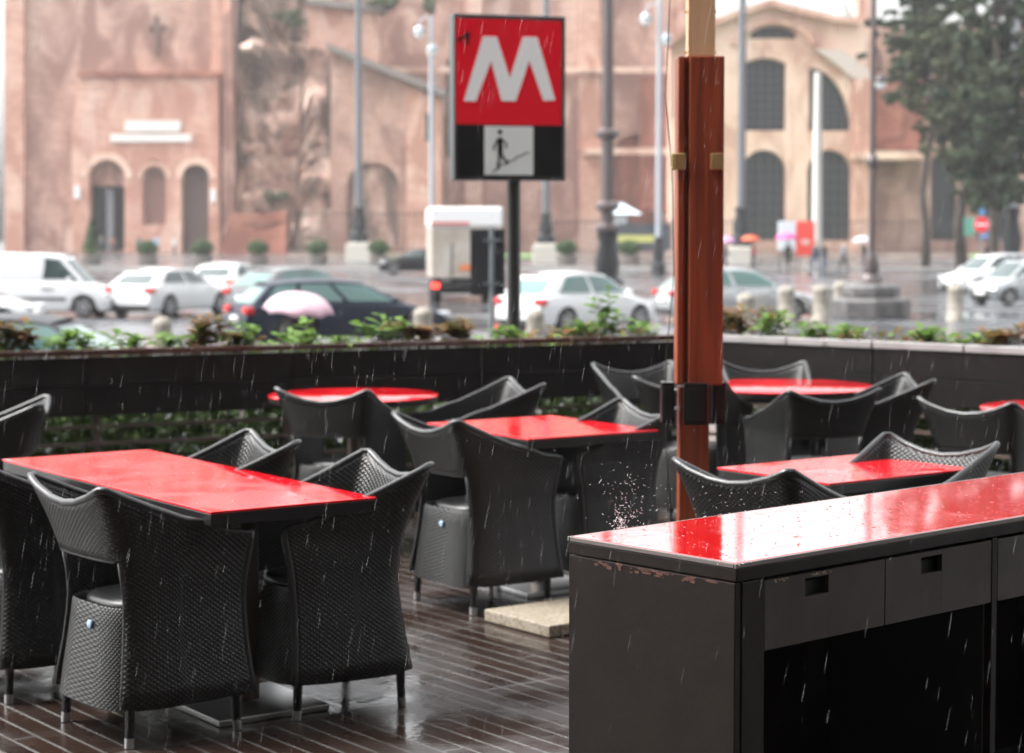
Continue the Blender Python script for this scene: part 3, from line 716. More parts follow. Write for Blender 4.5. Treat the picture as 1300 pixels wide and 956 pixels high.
# ------------------------------------------------------------------ cars
M_tyre = mat('tyre_rubber', (.012, .012, .012), .6); M_rim = mat('wheel_silver', (.45, .45, .47), .3, .8)
M_cglass = mat('car_glass', (.03, .05, .05), .04, spec=.8)
M_cglassT = mat('car_glass_teal', (.06, .13, .12), .05, spec=.8)
M_tail = mat('tail_lamp_red', (.5, .01, .01), .2); M_tailon = mat('tail_lamp_lit', (.6, .01, .01), .2, emit=((1, .05, .03), 1.5))
M_head = mat('headlamp', (.6, .62, .65), .08, .3); M_plate = mat('number_plate', (.7, .7, .7), .4)
M_trim = mat('black_trim', (.015, .015, .016), .45)
def paint(n, c, metal=0, r=.25): return mat('car_paint_'+n, c, r, metal, coat=1 if sum(c) > 1 else 0, spec=.5 if sum(c) > 1 else .18)
WT = paint('white', (.62, .63, .64)); DK = paint('dark_blue', (.010, .015, .028), 0, .35); GR = paint('dark_grey', (.03, .032, .035), 0, .4)
SV = paint('silver', (.38, .4, .41), .6); BK = paint('black', (.01, .01, .012))
STY = {
 'hatch': dict(L=4.3, W=1.8, H=1.47, deck=[(-2.15, .62), (-2.1, .9), (-1.75, .98), (.9, .93), (1.25, .88), (1.85, .72), (2.1, .55), (2.15, .42)], cab=(-2.0, 1.25, -1.35, .35), wb=2.62, wr=.32, sw=[(.05, .46), (.5, .86)]),
 'wagon': dict(L=4.75, W=1.84, H=1.46, deck=[(-2.37, .6), (-2.33, .88), (-2.0, .96), (1.0, .92), (1.4, .88), (2.1, .72), (2.33, .55), (2.37, .42)], cab=(-2.2, 1.35, -1.75, .35), wb=2.8, wr=.33, sw=[(.05, .38), (.42, .7), (.74, .93)]),
 'sedan': dict(L=4.5, W=1.8, H=1.44, deck=[(-2.25, .6), (-2.2, .9), (-1.6, 1.0), (.9, .93), (1.3, .88), (2.0, .7), (2.2, .55), (2.25, .42)], cab=(-1.75, 1.3, -.85, .4), wb=2.65, wr=.32, sw=[(.05, .46), (.5, .86)]),
 'van': dict(L=4.3, W=1.8, H=1.86, deck=[(-2.13, .6), (-2.12, .9), (-2.0, 1.05), (.8, 1.05), (1.2, 1.0), (1.75, .88), (2.08, .62), (2.14, .42)], cab=(-2.1, 1.45, -2.03, .72), wb=2.7, wr=.32, sw=[(.04, .36, .17)]),
 'mini': dict(L=3.6, W=1.65, H=1.5, deck=[(-1.8, .6), (-1.77, .9), (-1.5, .98), (.75, .95), (1.05, .9), (1.55, .74), (1.76, .55), (1.8, .42)], cab=(-1.7, 1.15, -1.3, .3), wb=2.3, wr=.29, sw=[(.05, .5), (.54, .88)]),
}
def ip(tab, x):
    if x <= tab[0][0]: return tab[0][1]
    for (x0, z0), (x1, z1) in zip(tab, tab[1:]):
        if x <= x1: return z0+(z1-z0)*(x-x0)/(x1-x0)
    return tab[-1][1]
def car(style, pm, px, base_py, yaw, label, glass=None, lit=False, Y=None, name='parked_car', cat='car', H=None):
    S = STY[style]; L, W = S['L'], S['W']; H = H or S['H']; glass = glass or M_cglass
    Y = Y or (CH-STREET)*FPX/(base_py-HZ)
    root = thing(name, label, cat, (gx(px, Y), Y, STREET), R(yaw), 'vehicles in the square')
    wx = [-S['wb']/2+.0, S['wb']/2+.05]; ar = S['wr']+.05; zb = .2
    xs = set([-L/2+L*k/40 for k in range(41)])
    for w in wx:
        for k in range(-6, 7): xs.add(w+ar*math.sin(k/6*math.pi/2)*.999)
    xs = sorted(xs); m = MB(); rows = []
    for x in xs:
        e = abs(x)/(L/2); w = W/2*(1-.16*e**7); zd = ip(S['deck'], x)
        if e > .985: zd = min(zd, .62)
        low = zb+(.12 if e > .97 else 0)
        arch = low
        for c in wx:
            if abs(x-c) < ar: arch = max(arch, S['wr']+math.sqrt(ar*ar-(x-c)**2))
        def z_(v): return max(v, arch)
        tb = 1-(.05 if e > .97 else 0)
        half = [(w*.8*tb, low+.0 if arch == low else min(arch, zd-.05)), (w*.955*tb, z_(low+.02)), (w*.99*tb, z_(low+.12)), (w*tb, z_(.52)), (w*.985*tb, max(zd-.16, arch+.02)), (w*.95, max(zd-.05, arch+.03)), (w*.86, max(zd, arch+.035)), (w*.4, zd+.025), (0, zd+.03)]
        row = [Vector((x, -a, b)) for a, b in half]+[Vector((x, a, b)) for a, b in half[:-1][::-1]]
        rows.append(row)
    ids = m.grid(rows, flip=True); m.face(ids[0][::1]); m.face(ids[-1][::-1])
    body = m.build('body', pm, root, smooth=35)
    m = MB(); m.box((0, 0, .3), (L*.93, W*.78, .25)); m.build('underbody', M_trim, root)
    # cabin
    xr, xc, xrr, xf = S['cab']; wb_ = W/2*.9; wt = W/2*(.72 if style != 'van' else .82); zB = lambda x: ip(S['deck'], x)-.01
    def C(s, t, off=0):
        xb = xr+(xc-xr)*(1-s); xt = xrr+(xf-xrr)*(1-s)
        bow = .07*math.sin(math.pi*s); zt_ = H-.05-.07*abs(2*s-1)**2.5
        tt = t; z = zB(xb)+(zt_-zB(xb))*t; x = xb+(xt-xb)*t
        wmid = wb_+(wt-wb_)*t**1.25; end = 1-.10*abs(2*s-1)**4
        return Vector((x, wmid*end+off, z))
    m = MB(); ns = 16; nt_ = 6
    ring = []
    for k in range(nt_+1):
        t = k/nt_; r = [C(i/ns, t) for i in range(ns+1)]
        fr = r[0]; bk = r[-1]
        front = [Vector((fr.x+.09*(1-(y)**2), fr.y*y, fr.z)) for y in (.6, .2, -.2, -.6)]
        back = [Vector((bk.x-.06*(1-y*y), bk.y*y, bk.z)) for y in (-.6, -.2, .2, .6)]
        other = [Vector((p.x, -p.y, p.z)) for p in r]
        ring.append(r + [Vector((b.x, b.y, b.z)) for b in back[::-1]] + other[::-1] + front[::-1])
    for r in ring: r.append(r[0])
    m.grid(ring)
    # roof
    roof = []
    for i in range(ns+1):
        p = C(i/ns, 1); roof.append([Vector((p.x+(.09 if i == 0 else -.06 if i == ns else 0)*(1-y*y), p.y*y, p.z+.05*(1-y*y))) for y in (-1, -.8, -.5, 0, .5, .8, 1)])
    m.grid(roof)
    m.build('cabin', pm, root, smooth=35)
    def patch(mb, s0, s1, sg, st=None, t0=.1, t1=.88):
        st = s1 if st is None else st
        rows = []
        for k in range(4):
            t = t0+(t1-t0)*k/3
            rows.append([Vector((p.x, sg*(p.y), p.z)) for p in [C(s0+(s1+(st-s1)*t-s0)*i/5, t, .012) for i in range(6)]])
        mb.grid(rows, flip=sg < 0)
    for sg in (-1, 1):
        for q in S['sw']:
            mb = MB(); patch(mb, q[0], q[1], sg, *q[2:]); mb.build('side_window', glass, root, smooth=True)
    mb = MB(); rows = []
    for k in range(4):
        t = .1+.8*k/3; p = C(0, t); rows.append([Vector((p.x+.09*(1-y*y)+.015, p.y*y, p.z)) for y in (-.9, -.5, 0, .5, .9)])
    mb.grid(rows); mb.build('windscreen', glass, root, smooth=True)
    mb = MB(); rows = []
    for k in range(4):
        t = (.12+.72*k/3) if style != 'van' else (.35+.5*k/3); p = C(1, t); rows.append([Vector((p.x-.06*(1-y*y)-.015, p.y*y, p.z)) for y in (-.86, -.5, 0, .5, .86)])
    mb.grid(rows, flip=True); mb.build('rear_window', glass, root, smooth=True)
    for x in wx:
        for sg in (-1, 1):
            yw = sg*(W/2-.11)
            Mx_ = Matrix.Translation((x, yw, S['wr'])) @ Matrix.Rotation(R(-90*sg), 4, 'X')
            wr = S['wr']; w = MB(); w.lathe([(wr*.62, -.1), (wr*.95, -.1), (wr, -.07), (wr, .07), (wr*.95, .1), (wr*.64, .1)], 28, Mx_)
            wo = w.build('wheel', M_tyre, root, smooth=40)
            r_ = MB(); r_.lathe([(wr*.66, .085), (wr*.66, .105), (wr*.58, .105), (wr*.56, .07)], 28, Mx_, cap=False)
            for q in range(5):
                r_.box((wr*.3, 0, .095), (wr*.62, wr*.17, .02), M=Mx_ @ Matrix.Rotation(q*2*math.pi/5, 4, 'Z'))
            r_.lathe([(wr*.14, .08), (wr*.12, .112)], 12, Mx_); r_.build('rim', M_rim, wo, smooth=40)
    zt_ = ip(S['deck'], -L/2+.1)
    tl = M_tailon if lit else M_tail
    for sg in (-1, 1):
        m = MB()
        if style == 'van': m.box((-L/2+.02, sg*W*.44, .95), (.1, .12, .34))
        else: m.box((-L/2+.09, sg*W*.385, .80), (.2, .30, .15))
        m.build('tail_lamp', tl, root, bevel=.03)
        m = MB(); m.box((L/2-.22, sg*W*.37, .66), (.36, .24, .13)); m.build('headlamp', M_head, root, bevel=.05)
        m = MB(); m.box((xc-.42, sg*(W/2+.07), .98 if style != 'van' else 1.12), (.12, .18, .12)); m.build('mirror', pm, root, bevel=.03)
    m = MB(); m.box((-L/2-.012, 0, .62 if style != 'van' else .55), (.03, .52, .12)); m.build('number_plate', M_plate, root)
    m = MB(); m.box((L/2+.012, 0, .42), (.03, .52, .11)); m.build('number_plate', M_plate, root)
    m = MB(); m.box((-L/2-.002, 0, .31), (.06, W*.8, .14)); m.build('bumper_insert', M_trim, root, bevel=.02)
    m = MB(); m.box((L/2-.0, 0, .38), (.05, W*.55, .16)); m.build('grille', M_trim, root, bevel=.02)
    m = MB()
    for sg in (-1, 1):
        for hx in ((-.15, .75) if style != 'van' else (.45, .28)):
            m.box((hx, sg*(W/2*.985+.012), .84), (.2, .03, .03))
        if style == 'van': m.box((-.1, sg*(W/2+.004), .55), (2.0, .03, .08))
    m.build('door_handle', M_trim if style == 'van' else pm, root)
    return root
car('van', WT, 55, 402, -4, 'white delivery van with side trim strip at the left border', name='delivery_van', cat='van')
car('hatch', WT, -62, 424, 2, 'white car mostly hidden behind the dark grey car at the left border, nose showing', H=1.4)
car('sedan', GR, 38, 536, -4, 'dark grey car closest to the planter at lower left', M_cglassT)
car('hatch', WT, 215, 400, 66, 'white hatchback seen from behind, right of the white van', H=1.42)
car('hatch', WT, 293, 385, 78, 'white hatchback seen from straight behind, the farther of the two beside the dark estate', H=1.42, lit=True)
car('hatch', paint('mid_grey', (.14, .145, .15), .2), 378, 403, 50, 'silver grey car behind the dark blue estate, only its roof showing', M_cglassT)
car('wagon', DK, 430, 437, 24, 'dark blue estate car behind the pink umbrella', M_cglassT)
car('hatch', BK, 530, 348, 184, 'small black car far away left of the truck', H=1.42)
car('hatch', WT, 733, 421, 46, 'white hatchback right of the metro sign pole', M_cglassT, H=1.52)
car('hatch', SV, 934, 407, 14, 'silver estate car partly behind the wooden post', M_cglassT, H=1.5)
car('hatch', WT, 1262, 372, 205, 'white car farther back at the right border with its nose to the left', H=1.6)
car('mini', SV, 1300, 386, 205, 'pale silver small car nearest the right border', H=1.6)

# truck
TY = 68.0
tr = thing('box_truck', 'beige box truck with white upper body seen from behind, left of the metro sign pole', 'truck', (gx(592, TY), TY, STREET), R(4), 'vehicles in the square')
m = MB(); m.box((0, 2.6, 1.72), (2.4, 5.2, 1.72)); m.build('cargo_box', mat('beige_truck', (.36, .31, .26), .35, noise=(1.2, (.46, .42, .38), .4, .6)), tr, bevel=.04)
m = MB(); m.box((0, 2.6, 2.93), (2.46, 5.3, .68)); m.build('upper_body', mat('truck_white', (.72, .72, .72), .35), tr, bevel=.08)
m = MB(); m.box((-.55, -.065, 2.72), (1.3, .012, .09)); m.build('red_stripe', mat('truck_stripe', (.55, .08, .06), .4), tr)
m = MB(); m.box((.0, .02, 1.72), (.03, .03, 1.6)); m.box((-.5, -.02, 1.5), (.03, .05, 1.1)); m.box((.5, -.02, 1.5), (.03, .05, 1.1)); m.build('door_bars', M_trim, tr)
m = MB(); m.box((0, 3.0, .66), (1.0, 6.4, .22)); m.box((0, .05, .62), (2.3, .12, .16)); m.box((0, .5, .48), (1.8, .1, .3)); m.build('chassis', M_trim, tr)
m = MB(); m.box((0, 6.2, 1.5), (2.1, 1.6, 1.9)); m.build('cab', mat('truck_white', (.7, .7, .7)), tr, bevel=.1)
for y in (1.2, 5.6):
    for sx in (-.95, .95):
        m = MB(); m.lathe([(.3, -.15), (.44, -.14), (.46, -.1), (.46, .1), (.44, .14), (.3, .15)], 24, Matrix.Translation((sx, y, .46)) @ Matrix.Rotation(R(90), 4, 'Y')); w_ = m.build('wheel', M_tyre, tr, smooth=40)
for sx in (-1.05, 1.05):
    m = MB(); m.box((sx, -.02, .62), (.26, .06, .16)); m.build('tail_lamp', M_tailon, tr, bevel=.02)
m = MB(); m.box((0, -.03, .62), (.5, .03, .12)); m.build('number_plate', M_plate, tr)
m = MB(); m.box((-.05, -.02, 1.22), (.36, .03, .16)); m.build('orange_marker', mat('orange_marker', (.7, .18, .05), .4), tr)

# back of a traffic sign
bs = thing('traffic_sign', 'back of a black rectangular sign on a thin grey pole beside the metro sign', 'sign', (gx(623, 24), 24, STREET), R(3))
s24 = FPX/24
m = MB(); m.box((gx(619, 24)-gx(623, 24), 0, P(620, 333, 24).z-STREET), (44/s24, .03, 84/s24)); m.build('sign_plate', mat('sign_back_black', (.02, .021, .024), .4), bs, bevel=.004)
m = MB(); m.tube([(.01, -.04, 0), (.01, -.04, P(620, 288, 24).z-STREET)], .03, 12); m.build('pole', mat('galvanised_pole', (.22, .24, .25), .35, .5), bs, smooth=40)
m = MB(); m.box((.01, -.045, P(620, 305, 24).z-STREET), (.2, .05, .03)); m.box((.01, -.045, P(620, 360, 24).z-STREET), (.2, .05, .03)); m.build('clamp', MATS['galvanised_pole'], bs)

# ------------------------------------------------------------------ bollards, stone plinth
M_trav = mat('travertine', (.3, .27, .225), .7, noise=(6, (.2, .18, .15), .4, .6), bump=(30, .3, .01))
bl = [(205, 402, 26, 'rounded travertine bollard between the dark grey car and the rusty plant'), (537, 390, 26, 'rounded travertine bollard in front of the dark blue estate nose'),
      (680, 392, 24, 'rounded travertine bollard just right of the metro sign pole'), (948, 372, 24, 'travertine bollard nearest the wooden post, before the silver estate'),
      (999, 363, 22, 'travertine bollard second to the right of the wooden post'), (1043, 362, 21, 'travertine bollard just left of the stone plinth'),
      (1068, 357, 19, 'travertine bollard partly behind the left edge of the stone plinth'), (1214, 361, 20, 'lone travertine bollard at right before the parked white cars')]
b0_ = None
for px, ty, wpx, lb in bl:
    Y = (CH-STREET-1.0)*FPX/(ty-HZ)
    r = wpx/2*Y/FPX
    if b0_ is None:
        root = thing('stone_bollard', lb, 'bollard', (0, 0, 0), 0, 'travertine bollards along the kerb')
        m = MB(); m.lathe([(.19, 0), (.19, .06), (.165, .09), (.155, .8), (.165, .84), (.15, .92), (.10, .98), (.03, 1.0)], 20); m.build('shaft', M_trav, root, smooth=50); b0_ = root; o = root
    else: o = copy_tree(b0_)
    o.location = (gx(px, Y), Y, STREET); o['label'] = lb; o.scale = (r/.165, r/.165, 1)

M_gran = mat('grey_granite', (.1, .094, .094), .5, noise=(5, (.06, .057, .057), .4, .6), bump=(12, .4, .02))
YP = (CH-STREET)*FPX/(404-HZ)
def lamp_post(px, Y, top_py, label, r=.1, col_=None, base=None, lamps=(), ls=1.0, collar=None, dark_to=None, plinth=None):
    m0 = col_ or mat('lamp_grey', (.13, .14, .155), .4, .3)
    root = thing('lamp_post', label, 'lamp post', (gx(px, Y), Y, STREET), 0, 'lamp posts of the square')
    H = P(px, top_py, Y).z-STREET; z0 = 0
    if plinth:
        w, h, mm = plinth; m = MB(); m.box((0, 0, h/2), (w, w, h)); m.box((0, 0, h+.05), (w*.8, w*.8, .1)); m.build('plinth', mm, root, bevel=.05); z0 = h+.1
    m = MB(); m.lathe([(r, z0), (r*.95, z0+(H-z0)*.4), (r*.7, H)], 14); m.build('shaft', m0, root, smooth=50)
    if dark_to:
        zd = P(px, dark_to, Y).z-STREET; R2 = r*2.1
        m = MB(); m.lathe([(R2*1.2, z0), (R2*1.2, z0+.25*(zd-z0)), (R2*.8, z0+.3*(zd-z0)), (R2*.95, z0+.5*(zd-z0)), (R2*.6, z0+.8*(zd-z0)), (R2*.8, zd-.1), (r*1.05, zd)], 16); m.build('base_casting', mat('cast_iron_dark', (.018, .02, .023), .4, .3), root, smooth=50)
    for c in (collar or ()):
        zc = P(px, c, Y).z-STREET; m = MB(); m.lathe([(r, zc-.2), (r*1.9, zc-.08), (r*1.9, zc+.08), (r, zc+.2)], 14); m.build('collar', m0, root, smooth=50)
    for (lx, ly) in lamps:
        zl = P(px, ly, Y).z-STREET; xl = (lx-px)*Y/FPX
        m = MB()
        if abs(xl) > .05: m.tube([(0, 0, zl+.9), (xl*.6, 0, zl+1.0), (xl, 0, zl+.7), (xl, 0, zl+.3)], .04, 8)
        m.lathe([(.05*ls, zl+.5*ls), (.3*ls, zl+.3*ls), (.34*ls, zl+.1*ls), (.3*ls, zl+.05*ls)], 14, Matrix.Translation((xl, 0, 0))); h_ = m.build('lantern', m0, root, smooth=50)
        m = MB(); m.lathe([(.3*ls, zl+.06*ls), (.27*ls, zl-.12*ls), (.1*ls, zl-.25*ls)], 14, Matrix.Translation((xl, 0, 0))); m.build('lamp_glass', mat('milky_lamp_glass', (.8, .85, .82), .3), h_, smooth=50)
    return root
M_lp = mat('stone_base_pale', (.5, .47, .42), .7)
def ys(base): return (CH-STREET)*FPX/(base-HZ)
lamp_post(456, 150, -120, 'tall grey lamp post on a white stone block in front of the ruined wall', .28, dark_to=262, plinth=(1.9, 1.4, M_lp))
lamp_post(548, 120, 20, 'slim grey lamp post with hanging lanterns left of the metro sign', .16, mat('lamp_pale', (.38, .41, .45), .4, .3), lamps=((533, 43), (549, 66)))
lamp_post(693, 140, -120, 'lamp post with dark base on a white stone block just right behind the metro sign', .26, dark_to=270, plinth=(1.8, 1.4, M_lp))
lamp_post(771, 75, -150, 'thick brown lamp post with collars in front of the church, left of the wooden post', .24, mat('lamp_brown', (.085, .066, .066), .4, .2), collar=(170, 262, 290), dark_to=292)
lamp_post(836, 115, -60, 'slim grey lamp post with lanterns close left of the wooden post', .17, MATS['lamp_pale'], lamps=((819, 27), (845, 53)), dark_to=300)
lamp_post(941, 140, -120, 'tall grey lamp post with dark base on stone block just right of the wooden post', .3, dark_to=262, plinth=(2.0, 1.2, M_lp))
lamp_post(1037, 130, 92, 'pale whitish post without lantern between two arched windows', .33, mat('pale_painted_post', (.55, .53, .5), .5), )
lamp_post(1285, 120, -120, 'grey lamp post with thick dark base in front of the trees at right', .3, MATS['lamp_pale'], dark_to=262)
lp = lamp_post(1112, YP, -150, 'tall brown lamp post rising from the stepped granite plinth', .095, MATS['lamp_brown'], lamps=((1121, 106),), collar=(205, 330), ls=.6)
root = thing('stone_plinth', 'stepped dark granite plinth around the foot of a lamp post', 'plinth', (gx(1109, YP), YP+.3, STREET), R(20))
m = MB(); m.lathe([(1.14, 0), (1.14, .52), (1.06, .58)], 8, Matrix.Rotation(R(22.5), 4, 'Z')); m.build('lower_step', M_gran, root, bevel=.06)
m = MB(); m.lathe([(.82, .582), (.82, .9), (.66, .98)], 8, Matrix.Rotation(R(22.5), 4, 'Z')); m.build('upper_step', M_gran, root, bevel=.05)
m = MB(); m.lathe([(.32, .98), (.32, 1.15), (.2, 1.25), (.24, 1.4), (.13, 1.9)], 16); m.build('moulded_foot', MATS['lamp_brown'], root, smooth=50)
lp.location.y = YP+.3; lp.location.x = root.location.x

# ------------------------------------------------------------------ people and umbrellas
def person(loc, yaw, label, coat, legs, h=1.76, walk=.12, arm_up=False, hair=(.02, .015, .01)):
    k = h/1.7; bm = bmesh.new(); sk = bm.verts.layers.skin.verify()
    J = {}
    def V(n, p, r, par=None):
        v = bm.verts.new(Vector(p)*k); J[n] = v
        if n not in ('head', 'crown', 'neck') and not n.startswith('ha'): r *= 1.36
        v[sk].radius = (r*k, r*k*.85)
        if par: bm.edges.new((J[par], v))
        return v
    pv = V('pelvis', (0, 0, .93), .14); pv[sk].use_root = True
    V('waist', (0, 0, 1.1), .125, 'pelvis'); V('chest', (0, 0, 1.3), .15, 'waist'); V('neckb', (0, 0, 1.43), .075, 'chest'); V('neck', (0, .01, 1.5), .05, 'neckb')
    V('head', (0, .02, 1.58), .08, 'neck'); V('crown', (0, .015, 1.66), .065, 'head')
    for s, nm in ((-1, 'l'), (1, 'r')):
        V('sh'+nm, (s*.17, 0, 1.39), .06, 'chest')
        if arm_up and s == 1: V('el'+nm, (s*.22, .12, 1.15), .043, 'sh'+nm); V('wr'+nm, (s*.14, .3, 1.3), .03, 'el'+nm); V('ha'+nm, (s*.13, .32, 1.36), .035, 'wr'+nm)
        else: V('el'+nm, (s*.23, -.03*s, 1.13), .045, 'sh'+nm); V('wr'+nm, (s*.24, .06, .9), .03, 'el'+nm); V('ha'+nm, (s*.24, .08, .82), .035, 'wr'+nm)
        V('hip'+nm, (s*.09, 0, .88), .1, 'pelvis'); V('kn'+nm, (s*.1, s*walk*.6+.03, .48), .062, 'hip'+nm); V('an'+nm, (s*.1, s*walk*1.5-.02, .08), .04, 'kn'+nm); V('toe'+nm, (s*.11, s*walk*1.5+.13, .035), .035, 'an'+nm)
    me = bpy.data.meshes.new('person'); bm.to_mesh(me); bm.free()
    o = bpy.data.objects.new('person', me); col.objects.link(o)
    o.modifiers.new('skin', 'SKIN'); sb = o.modifiers.new('sub', 'SUBSURF'); sb.levels = 1; sb.render_levels = 1
    dg = bpy.context.evaluated_depsgraph_get(); me2 = bpy.data.meshes.new_from_object(o.evaluated_get(dg)); o.modifiers.clear(); o.data = me2; me2.materials.clear()
    for mm in (coat, legs, mat('skin', (.5, .3, .22), .5), M_trim): me2.materials.append(mm)
    for p in me2.polygons:
        c = p.center/k; p.use_smooth = True
        p.material_index = 3 if c.z < .1 else 1 if c.z < .86 and abs(c.x) < .2 else 2 if c.z > 1.47 else 0
    o.location = loc; o.rotation_euler.z = yaw
    tag(o, label, 'person')
    m = MB(); rows = []
    for i in range(7):
        th = i/6*math.pi*.62; rows.append([Vector((math.sin(th)*math.cos(a)*.092, -.012+math.sin(th)*math.sin(a)*.1, 1.625+math.cos(th)*.1))*k for a in [6.283*q/14 for q in range(15)]])
    rows = [[p if p.y < .05*k or p.z > 1.66*k else Vector((p.x, .05*k, p.z)) for p in r] for r in rows]
    m.grid(rows); m.build('hair', mat('dark_hair', hair, .5), o, smooth=True)
    return o
def umbrella(loc, r, label, mm, tilt=(0, 0), shaft=1.0, group='open umbrellas'):
    root = thing('umbrella', label, 'umbrella', loc, 0, group); root.rotation_euler = (tilt[0], tilt[1], 0)
    m = MB(); n = 8; rows = []; Hh = r*.55
    for i in range(7):
        t = i/6; rr = r*math.sin(t*1.35)/math.sin(1.35); z = Hh*(math.cos(t*1.35)-math.cos(1.35))/(1-math.cos(1.35))
        ring = []
        for q in range(33):
            a = 2*math.pi*q/32; sc_ = 1-.07*t*t*abs(math.sin(a*4)); ring.append(Vector((rr*sc_*math.cos(a), rr*sc_*math.sin(a), z-.0+ .03*t*abs(math.sin(a*4)))))
        rows.append(ring)
    m.grid(rows); m.build('canopy', mm, root, smooth=True, solid=.004)
    m = MB(); m.tube([(0, 0, Hh+.06), (0, 0, -shaft+Hh)], .008, 8); m.build('shaft', M_dmetal, root)
    m = MB()
    for q in range(8):
        a = 2*math.pi*q/8; m.tube([(0, 0, Hh*.55), (r*.5*math.cos(a), r*.5*math.sin(a), Hh*.72)], .004, 5)
    m.build('ribs', M_dmetal, root)
    return root
def umat(n, c):
    m = mat('umbrella_'+n, c, .5); nt = m.node_tree; b = nt.nodes['Principled BSDF']; tr_ = nd(nt, 'ShaderNodeBsdfTranslucent'); tr_.inputs[0].default_value = (*c, 1)
    ms = nd(nt, 'ShaderNodeMixShader'); ms.inputs[0].default_value = .4; o = [x for x in nt.nodes if x.type == 'OUTPUT_MATERIAL'][0]
    nt.links.new(b.outputs[0], ms.inputs[1]); nt.links.new(tr_.outputs[0], ms.inputs[2]); nt.links.new(ms.outputs[0], o.inputs[0]); return m
CJ = mat('navy_jacket', (.02, .025, .04), .7); CJ2 = mat('black_coat', (.015, .015, .017), .7); CJ3 = mat('grey_coat', (.12, .12, .13), .7); DJ = mat('denim', (.05, .08, .14), .7); CR = mat('red_jacket', (.35, .03, .03), .7)
WB = mat('pale_blue_shirt', (.35, .5, .7), .7)
def ppl(px, base, yaw, label, coat, legs, **k):
    Y = ys(base); return person((gx(px, Y), Y, STREET), yaw, label, coat, legs, **k)
UY = 26.0
ppl_near = person((gx(381, UY), UY, STREET), R(20), 'person in dark coat under the pink umbrella by the dark blue estate', CJ2, DJ, h=1.62, arm_up=True)
umbrella((gx(376, UY), UY+.2, P(376, 397, UY).z), .47, 'translucent pale pink umbrella in front of the dark blue estate', umat('pink', (.85, .62, .7)), (R(6), R(5)), .8)
ppl(1036, 346, 2.5, 'person in navy jacket standing right of the red panel', CJ, DJ)
ppl(1047, 344, 1.0, 'person in black coat beside the one in navy, right of the red panel', CJ2, DJ)
ppl(1001, 345, .5, 'person in dark clothes under the bright pink umbrella left of the red panel', CJ2, CJ2, arm_up=True)
ppl(1072, 344, 2.2, 'person in grey coat walking right of the pair near the red panel', CJ3, CJ2, walk=.2)
ppl(1098, 340, 1.2, 'person in black under the white umbrella beside the brown lamp post', CJ2, CJ2, arm_up=True)
ppl(957, 343, 1.2, 'person in dark trousers and red jacket right of the wooden post', CR, CJ2)
ppl(922, 343, 1.2, 'person under the pale lilac umbrella at the wooden post', CJ3, CJ2, arm_up=True)
ppl(1253, 343, 1.2, 'person in dark coat near the no entry sign', CJ2, DJ)
for px, cc, lb in ((129, CJ, 'person in navy standing at the left church doorway'), (143, mat('brown_coat', (.2, .1, .06), .7), 'person in brown standing at the left church doorway'), (198, WB, 'person in pale blue in front of the middle church niche'), (221, mat('white_top', (.6, .6, .62), .7), 'person in white near the right church doorway'), (176, CJ3, 'person in grey in front of the church pillar beside the left doorway')):
    person((gx(px, 178), 178, STREET+.15), 1.0+px*.3, lb, cc, CJ2)
def uu(px, py, base, wpx, lb, mm): Y = ys(base); umbrella((gx(px, Y), Y, P(px, py, Y).z), wpx/2*Y/FPX, lb, mm)
uu(999, 304, 345, 30, 'bright pink umbrella left of the red panel', umat('magenta', (.75, .12, .4)))
uu(921, 308, 343, 28, 'pale lilac umbrella beside the wooden post', umat('lilac', (.7, .4, .65)))
uu(953, 306, 343, 26, 'orange red umbrella near the dark lamp base', umat('orange', (.75, .15, .06)))
uu(1096, 308, 340, 30, 'white umbrella beside the brown lamp post', umat('white', (.75, .75, .78)))
uu(1256, 304, 343, 30, 'blue and dark umbrella by the no entry sign', umat('blue', (.06, .12, .3)))

# red and white panels, no entry sign, kiosk
Y = 120
for (x0, x1, y0, y1, mm, lb) in ((1011, 1034, 281, 325, mat('panel_red', (.7, .06, .04), .5), 'upright red advertising panel behind the pink umbrella'), (988, 1010, 281, 318, mat('panel_pale', (.6, .66, .7), .5), 'upright pale blue white advertising panel left of the red one')):
    a = P(x0, y0, Y); b_ = P(x1, y1, Y); root = thing('advertising_panel', lb, 'panel', ((a.x+b_.x)/2, Y, STREET), 0, 'advertising panels')
    m = MB(); m.box((0, 0, (a.z+b_.z)/2-STREET), (b_.x-a.x, .18, a.z-b_.z)); m.build('board', mm, root, bevel=.03)
    m = MB(); m.box((-.4, 0, (b_.z-STREET)/2), (.08, .1, b_.z-STREET)); m.box((.4, 0, (b_.z-STREET)/2), (.08, .1, b_.z-STREET)); m.build('legs', M_dmetal, root)
    if x0 > 1000:
        m = MB(); zc = (a.z+b_.z)/2-STREET-.2
        flat_poly(m, [(.28*math.cos(q/20*6.283), zc+.16*math.sin(q/20*6.283)) for q in range(20)], -.1, -.092); m.build('pale_mark', mat('panel_mark', (.7, .45, .4), .5), root)
Yn = 100; root = thing('no_entry_sign', 'round red no entry sign with white bar on a pole under the trees', 'sign', (gx(1246, Yn), Yn, STREET))
zc = P(1246, 285, Yn).z-STREET; Mr = Matrix.Translation((0, 0, zc)) @ Matrix.Rotation(R(90), 4, 'X')
m = MB(); m.lathe([(.38, -.02), (.38, .02)], 32, Mr); m.build('disc', M_signred, root)
m = MB(); m.lathe([(.385, -.018), (.40, -.018), (.40, .018), (.385, .018)], 32, Mr, cap=False); m.build('white_edge', M_white, root)
m = MB(); m.box((0, -.026, zc), (.56, .01, .13)); m.build('white_bar', M_white, root)
m = MB(); m.tube([(0, .05, 0), (0, .05, zc+.6)], .04, 10); m.build('pole', MATS['galvanised_pole'], root)
m = MB(); m.box((.02, 0, zc+.62), (.28, .03, .28)); m.build('upper_plate', mat('blue_plate', (.08, .25, .5), .4), root)
